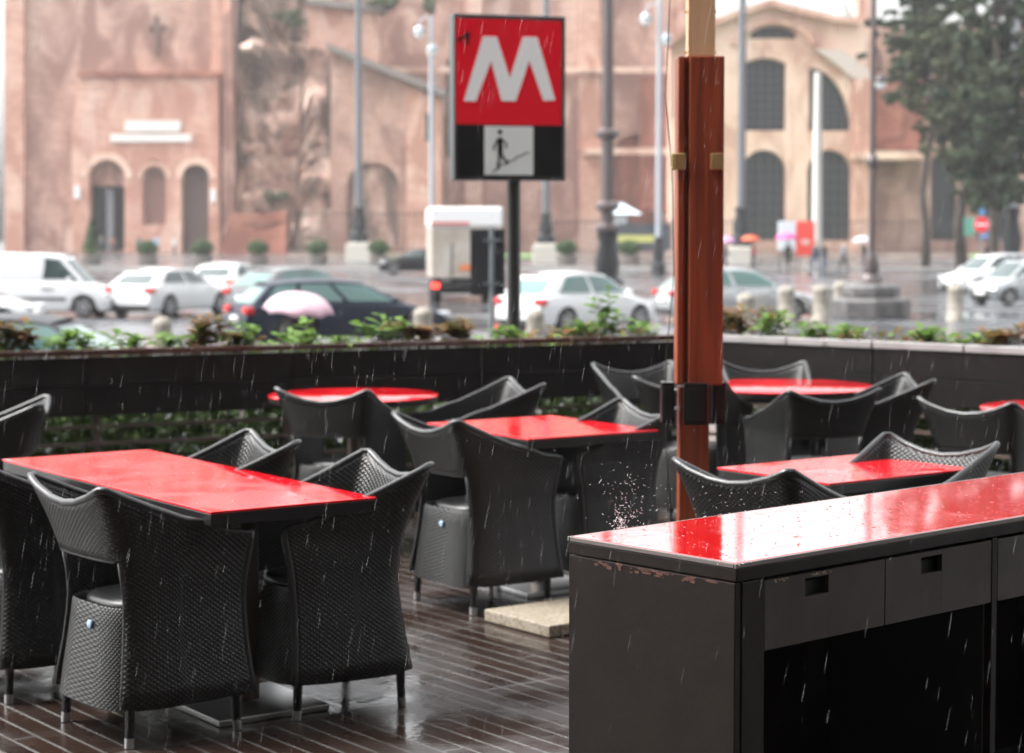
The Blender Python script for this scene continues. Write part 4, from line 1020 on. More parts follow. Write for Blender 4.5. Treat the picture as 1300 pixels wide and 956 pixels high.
m = MB(); m.box((-.62, .02, zc-.1), (.5, .03, .9)); m.box((-.3, .04, zc), (.6, .03, .05)); m.build('green_plate', mat('green_plate', (.1, .3, .22), .4), root)
Yk = 150; root = thing('street_kiosk', 'pale blue roofed kiosk with dark hoarding and yellow strip behind the brown lamp post', 'kiosk', (gx(790, Yk), Yk, STREET))
kz = lambda py: P(790, py, Yk).z-STREET
kw = Yk/FPX
m = MB(); rf = [Vector((-24*kw, -1, kz(272))), Vector((24*kw, -1, kz(272))), Vector((24*kw, 1.4, kz(272))), Vector((-24*kw, 1.4, kz(272)))]; ap = Vector((-2*kw, .2, kz(257)))
ids = [m.vert(p) for p in rf]; ai = m.vert(ap)
for i in range(4): m.face((ids[i], ids[(i+1) % 4], ai))
m.face(ids[::-1]); m.build('roof', mat('kiosk_roof', (.5, .6, .68), .4), root)
m = MB(); m.box((-2*kw, .2, kz(290)), (14*kw, 1.6, kz(272)-kz(305))); m.build('booth', mat('kiosk_wall', (.55, .58, .6), .5), root)
m = MB(); m.box((22*kw, -1.5, (kz(284)+kz(318))/2), (76*kw, .1, kz(284)-kz(318))); m.build('hoarding', mat('dark_hoarding', (.05, .055, .07), .6), root)
m = MB(); m.box((16*kw, -1.57, kz(303)), (46*kw, .03, 9*kw)); m.build('yellow_strip', mat('yellow_strip', (.5, .5, .16), .5), root)

# ------------------------------------------------------------------ boxwood pots
M_box = leaf_mat('boxwood_leaf', (.025, .055, .02), (.06, .11, .035), scale=2)
def foliage_ball(mb, c, r, n, size, rnd, sq=1.0, shell=.55):
    for i in range(n):
        d = Vector((rnd.gauss(0, 1), rnd.gauss(0, 1), rnd.gauss(0, 1))).normalized(); rr = rnd.uniform(shell, 1.03)**.6
        p = c+Vector((d.x*r[0], d.y*r[1], d.z*r[2]))*rr
        a = Vector((rnd.uniform(-1, 1), rnd.uniform(-1, 1), rnd.uniform(-1, 1))).normalized(); b = a.cross(d+Vector((.01, .02, 0))).normalized(); s = size*rnd.uniform(.5, 1.2)
        mb.poly([p-a*s, p-b*s*.6, p+a*s, p+b*s*.6])
bx = [(116, 'tall cone shaped boxwood pot by the left church doorway', 'cone'), (187, 'clipped boxwood pot in front of the left church doorway', 0), (257, 'clipped boxwood pot at the right church doorway', 0), (327, 'clipped boxwood pot before the red brick block', 0), (403, 'clipped boxwood pot left of the stone lamp block', 0), (481, 'clipped boxwood pot right of the stone lamp block, before the black car', 0), (719, 'clipped boxwood pot right of the metro sign', 0), (800, 'clipped boxwood pot left of the wooden post', 0)]
Yb = 136
pr = None
for i, (px, lb, kd) in enumerate(bx):
    if kd == 'cone' or pr is None:
        root = thing('boxwood_pot', lb, 'potted shrub', (gx(px, Yb), Yb, STREET+.12), 0, 'boxwood pots in front of the church')
        m = MB(); m.lathe([(.5, 0), (.62, .1), (.72, .55), (.76, .62), (.6, .62)], 18); m.build('pot', mat('stone_pot', (.25, .22, .2), .6), root, smooth=40)
        m = MB(); rnd = random.Random(i)
        if kd == 'cone':
            for q in range(8): foliage_ball(m, Vector((0, 0, .9+q*.26)), (.75-.085*q, .75-.085*q, .3), 110, .12, rnd)
        else:
            foliage_ball(m, Vector((0, 0, 1.12)), (.8, .8, .55), 900, .11, rnd, shell=.3); pr = root
        m.build('foliage', M_box, root)
    else:
        o = copy_tree(pr); o.location = (gx(px, Yb), Yb, STREET+.12); o.rotation_euler.z = i*1.1; o['label'] = lb

# ------------------------------------------------------------------ pavement, grass, low walls, iron fences
m = MB(); m.box((-5, 171, STREET+.06), (260, 92, .14)); struct(m.build('pavement', mat('wet_paving', (.06, .059, .062), .3, noise=(.5, (.11, .107, .11), .4, .6), rvar=(.3, .12, .32))))
m = MB(); m.box((-5, 124.85, STREET+.075), (260, .3, .17)); struct(m.build('kerb', mat('kerb_stone', (.4, .39, .37), .5)))
M_grass = mat('wet_lawn', (.08, .14, .04), .8, noise=(.4, (.12, .2, .06), .4, .6))
m = MB(); m.box((gx(700, 175)+22, 170, STREET+.2), (74, 22, .16)); struct(m.build('lawn', M_grass))
def iron_fence(x0, x1, Y, htop, label):
    a, b = gx(x0, Y), gx(x1, Y); root = thing('iron_fence', label, 'fence', (a, Y, STREET+.13), 0, 'iron fences before the church')
    ln = b-a; m = MB(); m.box((ln/2, 0, .25), (ln, .5, .5)); m.build('low_wall', mat('fence_wall', (.38, .3, .25), .7, noise=(.7, (.28, .22, .19), .4, .6)), root)
    H = P(0, htop, Y).z-STREET-.13
    m = MB(); n = int(ln/.28)
    for i in range(n+1): m.box((i*ln/n, 0, (.5+H)/2), (.045, .045, H-.5))
    for z in (.7, H-.25): m.box((ln/2, 0, z), (ln, .05, .06))
    m.build('railings', M_dmetal, root)
iron_fence(365, 640, 160, 268, 'iron fence on low wall in front of the ruined wall left of the truck')
iron_fence(690, 1230, 158, 278, 'iron fence on low wall right of the metro sign in front of the lawn')

# ------------------------------------------------------------------ church and buildings
BR = masonry('pink_brick', (.47, .285, .225), (.31, .18, .145), (.6, .42, .355))
BR2 = masonry('salmon_brick', (.61, .36, .28), (.5, .265, .195), (.67, .47, .39), .2)
BR3 = masonry('ruined_masonry', (.44, .27, .215), (.17, .115, .09), (.76, .6, .5), .3)
BR4 = masonry('red_brick', (.36, .13, .09), (.26, .1, .07), (.44, .2, .14), .3)
BRP = masonry('pale_apricot_plaster', (.68, .47, .375), (.56, .35, .265), (.74, .56, .46), .1, False)
BRX = masonry('weathered_brick_facade', (.5, .31, .25), (.32, .18, .145), (.68, .5, .42), .13)
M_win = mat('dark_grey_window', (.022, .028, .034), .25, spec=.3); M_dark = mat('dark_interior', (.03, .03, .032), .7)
M_roof = mat('grey_tile_roof', (.2, .17, .16), .7); M_inscr = mat('white_marble', (.7, .68, .64), .5)
def wall(name, outline, holes, Y, th, mm, parent, reveal=None):
    """outline/holes in photo pixels; real wall standing at distance Y with thickness th and openings cut through"""
    o2 = [P(a, b, Y) for a, b in outline]; hs = [[P(a, b, Y) for a, b in h] for h in holes]
    loops = [[Vector((p.x, p.z, 0)) for p in o2]]+[[Vector((p.x, p.z, 0)) for p in h] for h in hs]
    tr = tessellate_polygon(loops); flat = [p for l in loops for p in l]; m = MB()
    px_, pz_ = parent.location.x, parent.location.z
    py_ = parent.location.y
    f = [m.vert((p.x-px_, Y-py_, p.y-pz_)) for p in flat]; k = [m.vert((p.x-px_, Y+th-py_, p.y-pz_)) for p in flat]
    for t_ in tr: m.face([f[i] for i in t_]); m.face([k[i] for i in t_])
    s = 0
    for l in loops:
        n = len(l)
        for i in range(n): m.face((f[s+i], f[s+(i+1) % n], k[s+(i+1) % n], k[s+i]))
        s += n
    bm = bmesh.new(); me = bpy.data.meshes.new(name); me.from_pydata(m.v, [], m.f); bm.from_mesh(me); bmesh.ops.recalc_face_normals(bm, faces=bm.faces); bm.to_mesh(me); bm.free()
    me.materials.append(mm); o = bpy.data.objects.new(name, me); col.objects.link(o); o.parent = parent
    return o
def arch(x0, x1, ytop, ybot, n=12, flat=1.0):
    cx = (x0+x1)/2; r = (x1-x0)/2
    return [(x0, ybot)]+[(cx-r*math.cos(math.pi*i/n), ytop+r*flat-r*flat*math.sin(math.pi*i/n)) for i in range(n+1)]+[(x1, ybot)]
def grow(h, s=1.5):
    cx = sum(p[0] for p in h)/len(h); cy = sum(p[1] for p in h)/len(h); return [(cx+(x-cx)*(1+s/30), cy+(y-cy)*(1+s/60)) for x, y in h]
BYY = 200
base_y = 323.5
def jag(pts, amp, rnd, step=9):
    out = []
    for (x0, y0), (x1, y1) in zip(pts, pts[1:]):
        n = max(1, int(math.hypot(x1-x0, y1-y0)/step))
        for i in range(n): t = i/n; out.append((x0+(x1-x0)*t+rnd.gauss(0, amp)*.6, y0+(y1-y0)*t+rnd.gauss(0, amp)))
    out.append(pts[-1]); return out
rnd = random.Random(11)
# church front
ch = thing('church', 'pink brick church front with three arches, cross and white inscription slabs at left', 'church', (gx(150, BYY), BYY, STREET))
hL = arch(113, 158, 203, base_y-2); hR = arch(230, 265, 203, base_y-2); hC = arch(181, 210, 203, 285)
# upper recessed wall
wall('upper_wall', [(6, base_y), (292, base_y), (292, -95)]+[(6, -95)], [[(100, 318), (100, 100), (270, 100), (270, 318)][::-1]], BYY+2.0, 6, BRX, ch)
wall('portal_wall', [(93, base_y), (90, 170), (101, 94), (277, 94), (278, 170), (279, base_y)], [hL, hC, hR], BYY, 1.9, BR2, ch)
wall('corner_pier', [(5.5, base_y), (5.5, -97), (30, -97), (30, base_y)], [], BYY+1.2, .79, BR2, ch)
wall('side_pier', [(268, 92), (268, -97), (293, -97), (293, 92)], [], BYY+1.3, .69, BR2, ch)
wall('buttress', [(282, base_y), (282, 20), (294, 10), (300, base_y)], [], BYY+.4, 1.58, BR, ch)
m = wall('niche_back', grow(hC), [], BYY+1.0, .3, BR, ch)
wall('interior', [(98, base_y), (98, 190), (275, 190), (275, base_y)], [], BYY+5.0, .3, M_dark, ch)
wall('tympanum', [(112, 236), (112, 200), (160, 200), (160, 236)], [], BYY+1.4, .3, BR, ch)
wall('door_right', [(228, base_y), (228, 200), (267, 200), (267, base_y)], [], BYY+1.6, .25, mat('worn_brown_door', (.13, .09, .075), .7), ch)
wall('door', [(135, base_y), (135, 240), (144, 240), (144, base_y)], [], BYY+2.5, .2, mat('pale_door', (.3, .32, .35), .5), ch)
wall('inscription', [(158, 167), (158, 153), (229, 153), (229, 167)], [], BYY-.25, .24, M_inscr, ch)
wall('inscription', [(140, 180), (140, 170), (243, 170), (243, 180)], [], BYY-.25, .24, M_inscr, ch)
wall('cornice', [(98, 97), (98, 91), (281, 91), (281, 97)], [], BYY-.4, .39, BR4, ch)
for q in ((94, 236, 101, 252), (267, 240, 274, 256)): wall('notice_board', [(q[0], q[3]), (q[0], q[1]), (q[2], q[1]), (q[2], q[3])], [], BYY-.2, .19, M_white, ch)
wall('cross', [(195.5, 70), (195.5, 36), (186, 36), (186, 32), (195.5, 32), (195.5, 20), (200, 20), (200, 32), (210, 32), (210, 36), (200, 36), (200, 70)], [], BYY+1.6, .39, mat('dark_bronze', (.16, .1, .08), .6), ch)
for q in ((100, 168, 186), (222, 277, 186)):
    pass
for hx0, hx1 in ((103, 168), (174, 217), (222, 275)):
    cx = (hx0+hx1)/2; r1 = (hx1-hx0)/2; r0 = r1-9 if hx0 != 174 else r1-6.5
    outer = [(cx-r1*math.cos(math.pi*i/12), 226-(r1)*math.sin(math.pi*i/12)) for i in range(13)]; inner = [(cx+r0*math.cos(math.pi*i/12), 226-(r0)*math.sin(math.pi*i/12)) for i in range(13)]
    wall('arch_surround', outer+inner, [], BYY-.12, .115, BRP, ch)

# ruined wall to its right: a displaced, broken mass
def ruin(outline, Y, th, mm, parent, amp, step=1.1, seed=1, name='masonry'):
    pts = [P(a, b, Y) for a, b in outline]; xs = [p.x for p in pts]; zs = [p.z for p in pts]
    rnd = random.Random(seed); x0, x1 = min(xs), max(xs); nx = int((x1-x0)/step)+1
    m = MB(); from mathutils import noise as NZ
    def topz(x):
        zz = []
        for (a, b) in zip(pts, pts[1:]+pts[:1]):
            if (a.x-x)*(b.x-x) <= 0 and abs(a.x-b.x) > 1e-6: zz.append(a.z+(b.z-a.z)*(x-a.x)/(b.x-a.x))
        return max(zz) if zz else max(zs)
    nz = 40; zb = min(zs); rows = []
    for j in range(nz+1):
        row = []
        for i in range(nx+1):
            x = min(max(x0+(x1-x0)*i/nx, x0+.01), x1-.01); zt_ = topz(x)+NZ.noise(Vector((x*.4, 3, seed)))*1.2; z = zb+(zt_-zb)*j/nz
            d = NZ.fractal(Vector((x*.22, z*.24, seed*3.1)), .8, 2.1, 6)*amp*1.5; d = round(d*1.2)/1.2*.6+d*.4
            row.append(Vector((x-parent.location.x, Y-parent.location.y-d, z-parent.location.z)))
        rows.append(row)
    m.grid(rows)
    back = [[Vector((p.x, Y+th-parent.location.y, p.z)) for p in (rows[0], rows[-1])[q]] for q in (0, 1)]
    m.grid([rows[-1], back[1]]); m.grid([[r[0] for r in rows], [Vector((r[0].x, Y+th-parent.location.y, r[0].z)) for r in rows]], flip=False); m.grid([[r[-1] for r in rows], [Vector((r[-1].x, Y+th-parent.location.y, r[-1].z)) for r in rows]])
    return m.build(name, mm, parent, smooth=40)
rw = thing('ruined_wall', 'broken ancient brick and concrete wall beside the church front', 'ruin', (gx(360, 196), 196, STREET))
ruin([(296, base_y+1), (296, -90), (330, -95), (345, -40), (362, -20), (395, -12), (425, 40), (436, 200), (436, base_y+1)], 198, 6, BR3, rw, 2.2, seed=2)
ruin([(281, base_y+1), (281, 272), (363, 268), (363, base_y+1)], 192, 4, BR4, rw, .35, seed=4, name='brick_block')
ruin([(372, base_y), (380, 110), (395, 60), (425, 70), (430, base_y)], 194.5, 3, BR3, rw, 1.2, seed=9)
# side wing with lean-to roof
wg = thing('side_wing', 'pinkish side wing with sloping tiled roof edge behind the iron fence', 'building', (gx(490, 192), 192, STREET))
wall('wall', [(420, base_y), (420, 64), (562, 122), (562, base_y)], [arch(440, 506, 206, base_y-1, flat=.9), [(540, 180), (540, 143), (545, 143), (545, 180)]], 192, 1.2, BR, wg)
wall('pier', [(516, base_y), (516, 110), (560, 128), (560, base_y)], [[(540, 180), (540, 143), (545, 143), (545, 180)]], 191.4, .58, BR2, wg)
wall('blocked_arch', [(436, base_y), (436, 200), (510, 200), (510, base_y)], [], 192.8, .3, BR3, wg)
wall('roof_edge', [(414, 62), (414, 54), (566, 114), (566, 123)], [], 190.6, 2.8, M_roof, wg)
wall('upper_wall', [(392, 70), (392, 5), (482, 14), (482, 110)], [], 197, 3, BR2, wg)
wall('upper_roof', [(388, 5), (388, -2), (486, 6), (486, 15)], [], 196, 4.5, M_roof, wg)
wall('slit_window', [(538, 182), (538, 141), (547, 141), (547, 182)], [], 192.9, .3, M_win, wg)
# main nave body
nv = thing('church_nave', 'tall brick body of the basilica behind the metro sign', 'church', (gx(680, 205), 205, STREET))
wall('wall', jag([(375, base_y), (375, -60), (560, -74), (640, -66), (760, -70), (905, -62), (905, base_y)], .8, rnd), [arch(566, 588, 70, 200), arch(778, 838, 170, base_y-2)], 205, 3, BRX, nv)
wall('window_pane', grow(arch(566, 588, 70, 200)), [], 206.5, .3, M_win, nv)
wall('blocked_arch', grow(arch(778, 838, 170, base_y-2), .8), [], 206, .4, BR4, nv)
for x0, x1 in ((590, 612), (735, 762), (862, 884)): wall('pilaster', [(x0, base_y), (x0, -64), (x1, -64), (x1, base_y)], [], 203.9, 1.08, BR2, nv)
wall('string_course', [(478, 92), (478, 85), (860, 85), (860, 92)], [], 203.3, .58, BRP, nv)
wall('string_course', [(740, 196), (740, 188), (900, 188), (900, 196)], [], 203.2, .65, BRP, nv)
wall('patched_brick', [(812, 270), (812, 98), (852, 92), (856, 270)], [], 204.6, .38, BR4, nv)
# great hall on the right
gh = thing('great_hall', 'apricot basilica hall with huge arched windows and lunette gable at right', 'church', (gx(1030, 185), 185, STREET))
w1 = [(944, 166)]+[(944+54*i/8, 80-7*math.sin(math.pi*i/8)) for i in range(9)]+[(998, 166)]
w2 = [(1027, 166), (1027, 86)]+[(1027+54*math.sin(q/8*math.pi/2), 166-80*math.cos(q/8*math.pi/2)) for q in range(1, 8)]+[(1081, 150), (1081, 166)]
w3 = arch(942, 998, 190, 305); w4 = arch(1025, 1081, 190, 305)
wx2 = [(2*971-x, y) for x, y in w2][::-1]
lun = [(952, 49)]+[(982-31*math.cos(math.pi*i/10), 49-17*math.sin(math.pi*i/10)) for i in range(1, 10)]+[(1012, 49)]
roofl = [(850, base_y+3), (850, 60), (870, 42), (905, 26), (945, 12), (980, 2), (1015, 12), (1060, 22), (1092, 26), (1106, 40), (1106, base_y+3)]
wall('front_wall', roofl, [w1, w2, w3, w4, lun], 185, 2.5, BRP, gh)
for i, w_ in enumerate((w1, w2, w3, w4, lun)):
    wn = wall('window', grow(w_, 1.0), [], 186.3, .2, M_win, gh)
    xs2 = [p[0] for p in w_]; ys2 = [p[1] for p in w_]; mm = MB()
    for q in range(1, 5):
        a = P(min(xs2)+(max(xs2)-min(xs2))*q/5, max(ys2), 186.2); b_ = P(min(xs2), min(ys2)+8, 186.2)
        mm.box((a.x-gh.location.x, 1.2, (a.z+b_.z)/2-STREET), (.12, .1, b_.z-a.z))
    nrow = 8 if i != 4 else 2
    for q in range(1, nrow):
        a = P(min(xs2)+2, min(ys2)+8+(max(ys2)-min(ys2)-8)*q/nrow, 186.2); b_ = P(max(xs2)-2, 0, 186.2)
        mm.box(((a.x+b_.x)/2-gh.location.x, 1.2, a.z-STREET), (b_.x-a.x, .1, .1))
    mm.build('glazing_bars', mat('window_bars', (.045, .05, .055), .5), wn)
rimo = [(905, 26), (945, 11), (980, 1), (1015, 11), (1060, 21), (1092, 25)]
wall('gable_cornice', [(848, 62), (868, 43)]+[(x, y+6) for x, y in rimo]+[(x, y-2) for x, y in rimo[::-1]]+[(866, 36), (846, 56)], [], 183.9, 1.08, BR2, gh)
lr = [(983-56*math.cos(math.pi*i/14), 66-42*math.sin(math.pi*i/14)) for i in range(1, 14)]; li_ = [(983+48*math.cos(math.pi*i/14), 66-36*math.sin(math.pi*i/14)) for i in range(1, 14)]
wall('lunette_band', lr+li_, [], 184.5, .48, BR2, gh)
wall('sloping_buttress', [(1035, 62), (1070, 64), (1102, 88), (1106, 104), (1082, 98), (1060, 80)], [], 184.2, .78, mat('pale_stone', (.5, .42, .38), .7), gh)
wall('side_wall', [(1106.5, base_y+3), (1106.5, 30), (1140, 34), (1300, 34), (1420, 40), (1420, base_y+3)], [arch(1182, 1216, 192, 305), arch(1240, 1290, 192, 305), [(1186, 165), (1186, 120), (1214, 120), (1214, 165)]], 188, 2.5, BR, gh)
wall('window', [(1178, 310), (1178, 188), (1220, 188), (1220, 310)], [], 189.4, .2, M_win, gh)
wall('window', [(1236, 310), (1236, 188), (1294, 188), (1294, 310)], [], 189.4, .2, M_win, gh)
wall('window', [(1183, 168), (1183, 117), (1217, 117), (1217, 168)], [], 189.4, .2, M_win, gh)
wall('pilaster', [(1086, base_y+3), (1086, 100), (1104, 100), (1104, base_y+3)], [], 184, .98, BR2, gh)
wall('string_course', [(1084, 202), (1084, 192), (1180, 192), (1180, 202)], [], 183.4, 4.5, BRP, gh)
wall('string_course', [(1010, 82), (1010, 78), (1010.5, 78), (1010.5, 82)], [], 184.3, .6, BRP, gh)
wall('patched_brick', [(1108, 190), (1108, 100), (1172, 98), (1172, 190)], [], 187.3, .68, BR4, gh)
cp = thing('chimney_stack', 'square brick chimney stack on the roofline above the great hall', 'chimney', (gx(1102, 200), 200, STREET))
wall('stack', [(1090, 40), (1090, -14), (1113, -14), (1113, 40)], [], 200, 3, BR2, cp)
cp = thing('roof_lantern', 'small pale pointed lantern on the roofline above the great hall', 'turret', (gx(1067, 205), 205, STREET))
zr = P(1067, 40, 205).z-STREET; m = MB(); m.lathe([(1.1, zr-2), (1.1, zr+1.2), (1.3, zr+1.4), (.6, zr+2.3), (.15, zr+3.6)], 12); m.build('turret', mat('lead_grey', (.3, .31, .3), .6), cp, smooth=40)

# ------------------------------------------------------------------ trees
M_pine = leaf_mat('pine_needles', (.025, .042, .025), (.07, .09, .05), .7, .5); M_pine2 = leaf_mat('olive_foliage', (.04, .052, .026), (.1, .11, .06), .7, .5)
M_bark = mat('tree_bark', (.07, .055, .045), .9, noise=(1.5, (.04, .03, .025), .4, .6))
def tree(px, Y, top_py, trunk_py, clumps, label, mm, name='pine_tree', r=.35, seed=1, nleaf=420, ls=.28):
    rnd = random.Random(seed); root = thing(name, label, 'tree', (gx(px, Y), Y, STREET+.1), 0, 'trees by the great hall')
    k = Y/FPX; top = P(px, top_py, Y).z-STREET; tk = MB(); cr = MB()
    pts = [Vector((0, 0, 0))]+[Vector((rnd.gauss(0, .25), rnd.gauss(0, .2), top*q/6)) for q in range(1, 6)]
    tk.tube(pts, [r*(1-.13*q) for q in range(6)], 10)
    for (cx, cy, rx, ry) in clumps:
        c = Vector(((cx-px)*k, rnd.uniform(-1.5, 1.5), P(cx, cy, Y).z-STREET)); st = pts[min(5, max(1, int((c.z-ry*k)/top*6)))]
        tk.tube([st, st.lerp(c, .5)+Vector((0, 0, -.3)), c], [r*.35, r*.2, r*.08], 6)
        for q in range(30):
            sub = c+Vector((rnd.gauss(0, .7)*rx*k, rnd.gauss(0, .55)*rx*k, rnd.gauss(0, .7)*ry*k)); rr = rnd.uniform(.08, .34)
            foliage_ball(cr, sub, (rx*k*rr*rnd.uniform(.8, 1.5), rx*k*rr, ry*k*rr*rnd.uniform(.5, 1.1)), int(nleaf*rx*ry/900/3*(rr/.3)**2*.75)+8, ls*.85, rnd, shell=.02)
            if q % 3 == 0: tk.tube([c+Vector((0, 0, -.2)), c.lerp(sub, .6), sub], [r*.1, r*.06, .02], 4)
    tk.build('trunk', M_bark, root, smooth=True); cr.build('crown', mm, root)
tree(1176, 128, 60, 0, [(1160, 20, 34, 22), (1150, 55, 30, 20), (1168, 90, 34, 24), (1148, 80, 24, 16), (1185, 60, 34, 24), (1178, 135, 26, 22), (1190, 165, 20, 18), (1190, 110, 26, 22), (1190, 20, 30, 24), (1165, -25, 34, 24), (1160, -70, 30, 28), (1172, -105, 26, 22)], 'dark pine with bare lower trunk at the left of the tree group', M_pine, r=.32, seed=3)
tree(1222, 120, -20, 0, [(1215, 30, 36, 30), (1240, 70, 34, 28), (1205, 110, 34, 28), (1235, 130, 34, 28), (1215, 165, 30, 24), (1250, 25, 30, 26), (1225, -30, 44, 30), (1215, -75, 46, 34), (1200, -115, 38, 30), (1245, -110, 40, 30), (1240, 190, 26, 22), (1205, 150, 26, 22), (1225, 215, 24, 20), (1210, 190, 22, 18), (1235, 100, 34, 26)], 'tall dark evergreen in the middle of the tree group', M_pine2, 'evergreen_tree', .36, 5)
tree(1262, 112, -30, 0, [(1262, 100, 34, 30), (1280, 150, 34, 28), (1255, 190, 28, 24), (1275, 60, 34, 28), (1290, 110, 30, 30), (1268, 220, 28, 26), (1255, 245, 22, 18), (1285, 235, 26, 20), (1250, 130, 32, 28), (1245, 60, 26, 26), (1300, 30, 34, 30), (1265, 10, 30, 26), (1290, -40, 46, 36), (1300, -90, 46, 34), (1275, -125, 36, 28), (1300, 190, 30, 30)], 'dark broad evergreen at the right border of the tree group', M_pine, 'evergreen_tree', .34, 8)
def bush(px, py, Y, rx, ry, label, seed):
    rnd = random.Random(seed); p = P(px, py, Y); root = thing('wild_shrub', label, 'shrub', p, 0, 'shrubs growing on the ruins'); k = Y/FPX; m = MB()
    for q in range(6): foliage_ball(m, Vector((rnd.gauss(0, .4)*rx*k, rnd.gauss(0, .3), rnd.gauss(0, .4)*ry*k)), (rx*k*.5, .8, ry*k*.5), 120, .22, rnd, shell=.1)
    m.build('foliage', M_pine2, root); s_ = MB(); s_.tube([(0, .5, -ry*k*1.3), (0, 0, 0)], [.12, .05], 6); s_.build('stem', M_bark, root)
bush(362, 22, 195, 22, 12, 'green shrub on top of the ruined wall beside the church', 1)
bush(345, 250, 194, 16, 12, 'mossy shrub above the red brick block', 2)
bush(490, 4, 196, 22, 10, 'green shrub on the roofline left of the metro sign', 3)
bush(546, 6, 200, 10, 16, 'narrow green shrub hanging at the top left of the metro sign', 4)

# ------------------------------------------------------------------ rain
M_rain = mat('falling_rain_water', (.85, .87, .9), .2, alpha=.26)
def rain():
    rnd = random.Random(4); m = MB()
    for i in range(2900):
        Y = rnd.uniform(3.8, 11.5); p = P(rnd.uniform(-10, 1310), rnd.uniform(-10, 960), Y)
        if p.z < .1: continue
        l = rnd.uniform(.012, .055); r = rnd.uniform(.00016, .00046)*(.3+Y/12); d = Vector((.16+rnd.gauss(0, .03), rnd.gauss(0, .02), 1)).normalized()
        m.tube([p, p+d*l*.5, p+d*l], [r*.4, r, r*.3], 4)
    tag(m.build('rain', M_rain, smooth=True), 'thin falling raindrops over the terrace', 'rain', kind='stuff')
    s = MB()
    Lw = G(717, 681, CZ); 
    def drop(p, l, r):
        d = Vector((rnd.gauss(0, 1), rnd.gauss(0, 1), rnd.gauss(.3, 1))).normalized(); s.tube([p-d*l/2, p, p+d*l/2], [r*.3, r, r*.3], 4)
    for cx, cy, n, sx, sy in ((789, 664, 90, 5, 6), (793, 648, 90, 14, 16), (798, 615, 60, 26, 26), (950, 620, 45, 70, 22), (890, 640, 30, 40, 14), (925, 712, 14, 12, 5)):
        for i in range(n):
            px, py = rnd.gauss(cx, sx), rnd.gauss(cy, sy)
            back = 681-(px-717)*.137
            py = min(py, back-1) if cy < 700 else py
            Yd = 4.9+(px-790)*.0022+rnd.uniform(-.08, .08) if cy < 700 else 4.4
            drop(P(px, py, Yd), rnd.uniform(.0015, .008), rnd.uniform(.0003, .0007))
    tag(s.build('splash_drops', mat('splash_water', (.9, .92, .95), .15, alpha=.8), smooth=True), 'water drops splashing up from the red counter corner', 'splash', kind='stuff')
rain()
def beads(n, area, z, label, seed, big=.004):
    rnd = random.Random(seed); m = MB()
    for i in range(n):
        x, y = area(rnd.random(), rnd.random()); r_ = abs(rnd.gauss(0, 1))*big*.5+.0012
        q = 10; st = rnd.uniform(.7, 1.5); a0 = rnd.uniform(0, 3.14); ph = [rnd.uniform(.8, 1.2) for _ in range(q)]
        c0 = len(m.v)
        for rr, zz in ((1, 0), (.85, .16), (.5, .26)):
            for k in range(q):
                a = 2*math.pi*k/q; lx = r_*rr*math.cos(a)*ph[k]*st; ly = r_*rr*math.sin(a)*ph[k]
                m.vert((x+lx*math.cos(a0)-ly*math.sin(a0), y+lx*math.sin(a0)+ly*math.cos(a0), z+zz*min(r_, .006)))
        for j in range(2):
            for k in range(q): m.face((c0+j*q+k, c0+j*q+(k+1) % q, c0+(j+1)*q+(k+1) % q, c0+(j+1)*q+k))
        m.face([c0+2*q+k for k in range(q)])
    tag(m.build('water_beads', mat('water_bead', (.95, .97, 1), .02, trans=1), smooth=True), label, 'water drops', kind='stuff')
def cnt(a, b):
    p = N_+du*(.012+a*1.9)+dv*(.012+b*(wid-.024)); return p.x, p.y
beads(300, cnt, CZ+.0003, 'rain beads lying on the red counter top', 1, .0022)
T1c = [rc(274, 650), rc(483, 630), rc(182, 571), rc(-3, 583)]
def quad(c):
    F, Rr, B, L_ = c
    def f(a, b):
        a = .03+.94*a; b = .03+.94*b; p = F*(1-a)*(1-b)+Rr*a*(1-b)+B*a*b+L_*(1-a)*b; return p.x, p.y
    return f
beads(420, quad(T1c), .7403, 'rain beads lying on the long red table', 2)
beads(160, quad([rc(1059, 613), rc(1240, 594), rc(1084, 577), rc(904, 594)]), .7403, 'rain beads lying on the red table behind the counter', 3)
beads(160, quad([rc(651, 558), rc(825, 547), rc(711, 526), rc(560, 536)]), .7403, 'rain beads lying on the middle red table', 4)

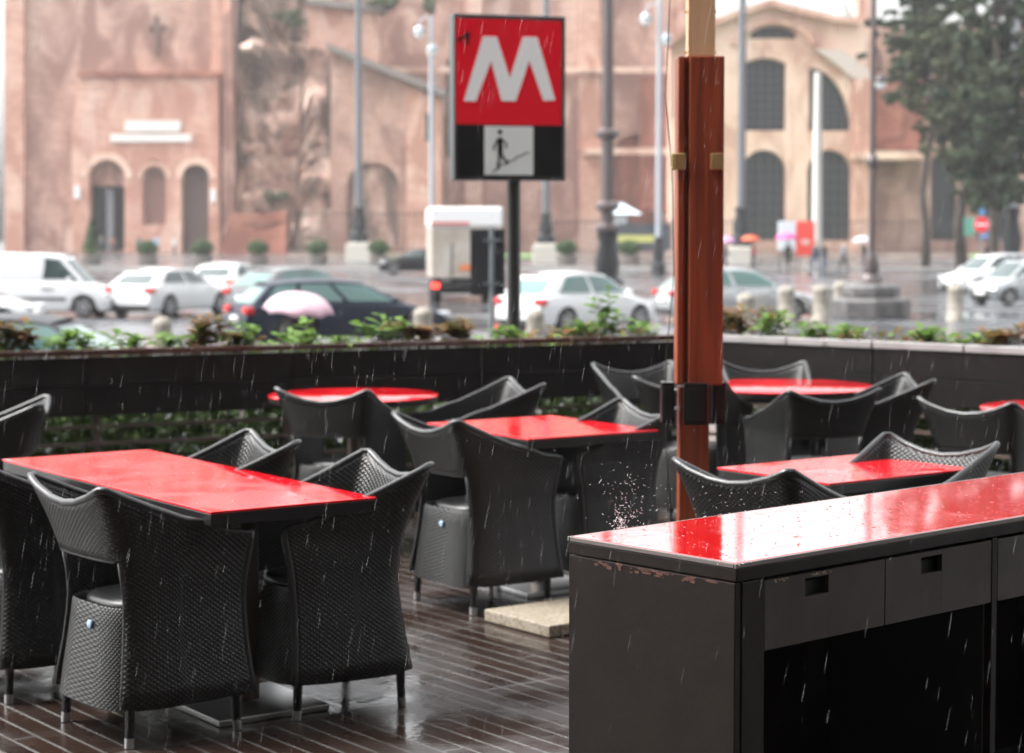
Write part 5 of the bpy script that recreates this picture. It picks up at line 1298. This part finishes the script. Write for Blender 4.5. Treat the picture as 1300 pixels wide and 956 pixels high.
# ------------------------------------------------------------------ arcaded palace behind the camera: it shades the terrace from the rear
pal = thing('palace', 'tall arcaded stone palace front rising directly behind the cafe terrace', 'building', (0, -3, STREET))
m = MB(); m.box((0, -6, 17), (90, 10, 18)); m.build('upper_storeys', mat('palace_stone', (.13, .11, .09), .8, noise=(.5, (.1, .085, .07), .4, .6)), pal)
m = MB()
for i in range(-8, 9): m.box((i*5.4+2.7, -2, 4), (1.5, 2, 8))
m.build('arcade_pier', MATS['palace_stone'], pal)
m = MB(); m.box((0, -9, 4), (90, .5, 8)); m.build('shop_wall', mat('dark_shop_wall', (.08, .07, .06), .7), pal)
m = MB(); m.box((0, -.6, 8.2), (90, 1.4, .5)); m.box((0, -.7, 26.2), (90, 1.8, .7)); m.build('cornice', MATS['palace_stone'], pal)

# ------------------------------------------------------------------ rain haze
hz = MB(); hz.box((0, 165, 33), (720, 450, 70)); hz.cur = 0
mh = bpy.data.materials.new('rain_haze'); mh.use_nodes = True; nt = mh.node_tree; nt.nodes.remove(nt.nodes['Principled BSDF'])
pv = nt.nodes.new('ShaderNodeVolumePrincipled'); pv.inputs['Color'].default_value = (.95, .95, .96, 1); pv.inputs['Density'].default_value = .00036; pv.inputs['Anisotropy'].default_value = .2
nt.links.new(pv.outputs[0], [x for x in nt.nodes if x.type == 'OUTPUT_MATERIAL'][0].inputs['Volume'])
tag(hz.build('haze', mh), kind='stuff')

# ------------------------------------------------------------------ light, world, render
w = bpy.data.worlds.new('World'); scene.world = w; w.use_nodes = True; nt = w.node_tree
sky = nt.nodes.new('ShaderNodeTexSky'); sky.sky_type = 'NISHITA'; sky.sun_disc = False
sky.sun_elevation = R(55); sky.sun_rotation = R(-88); sky.dust_density = 6; sky.air_density = 1.5
hs = nt.nodes.new('ShaderNodeHueSaturation'); hs.inputs['Saturation'].default_value = .12
nt.links.new(sky.outputs[0], hs.inputs['Color']); nt.links.new(hs.outputs[0], nt.nodes['Background'].inputs[0]); nt.nodes['Background'].inputs[1].default_value = .15
sd = bpy.data.lights.new('sun', 'SUN'); sd.energy = .8; sd.angle = R(25); sd.color = (1, .98, .95)
so = bpy.data.objects.new('sun', sd); col.objects.link(so)
el, az = R(55), R(-88)
d = Vector((math.sin(az)*math.cos(el), math.cos(az)*math.cos(el), math.sin(el)))
so.rotation_euler = d.to_track_quat('Z', 'Y').to_euler()
scene.view_settings.view_transform = 'Standard'; scene.view_settings.look = 'None'; scene.view_settings.gamma = 1; scene.view_settings.exposure = 1.95
scene.render.engine = 'CYCLES'
scene.cycles.max_bounces = 6; scene.cycles.transparent_max_bounces = 12
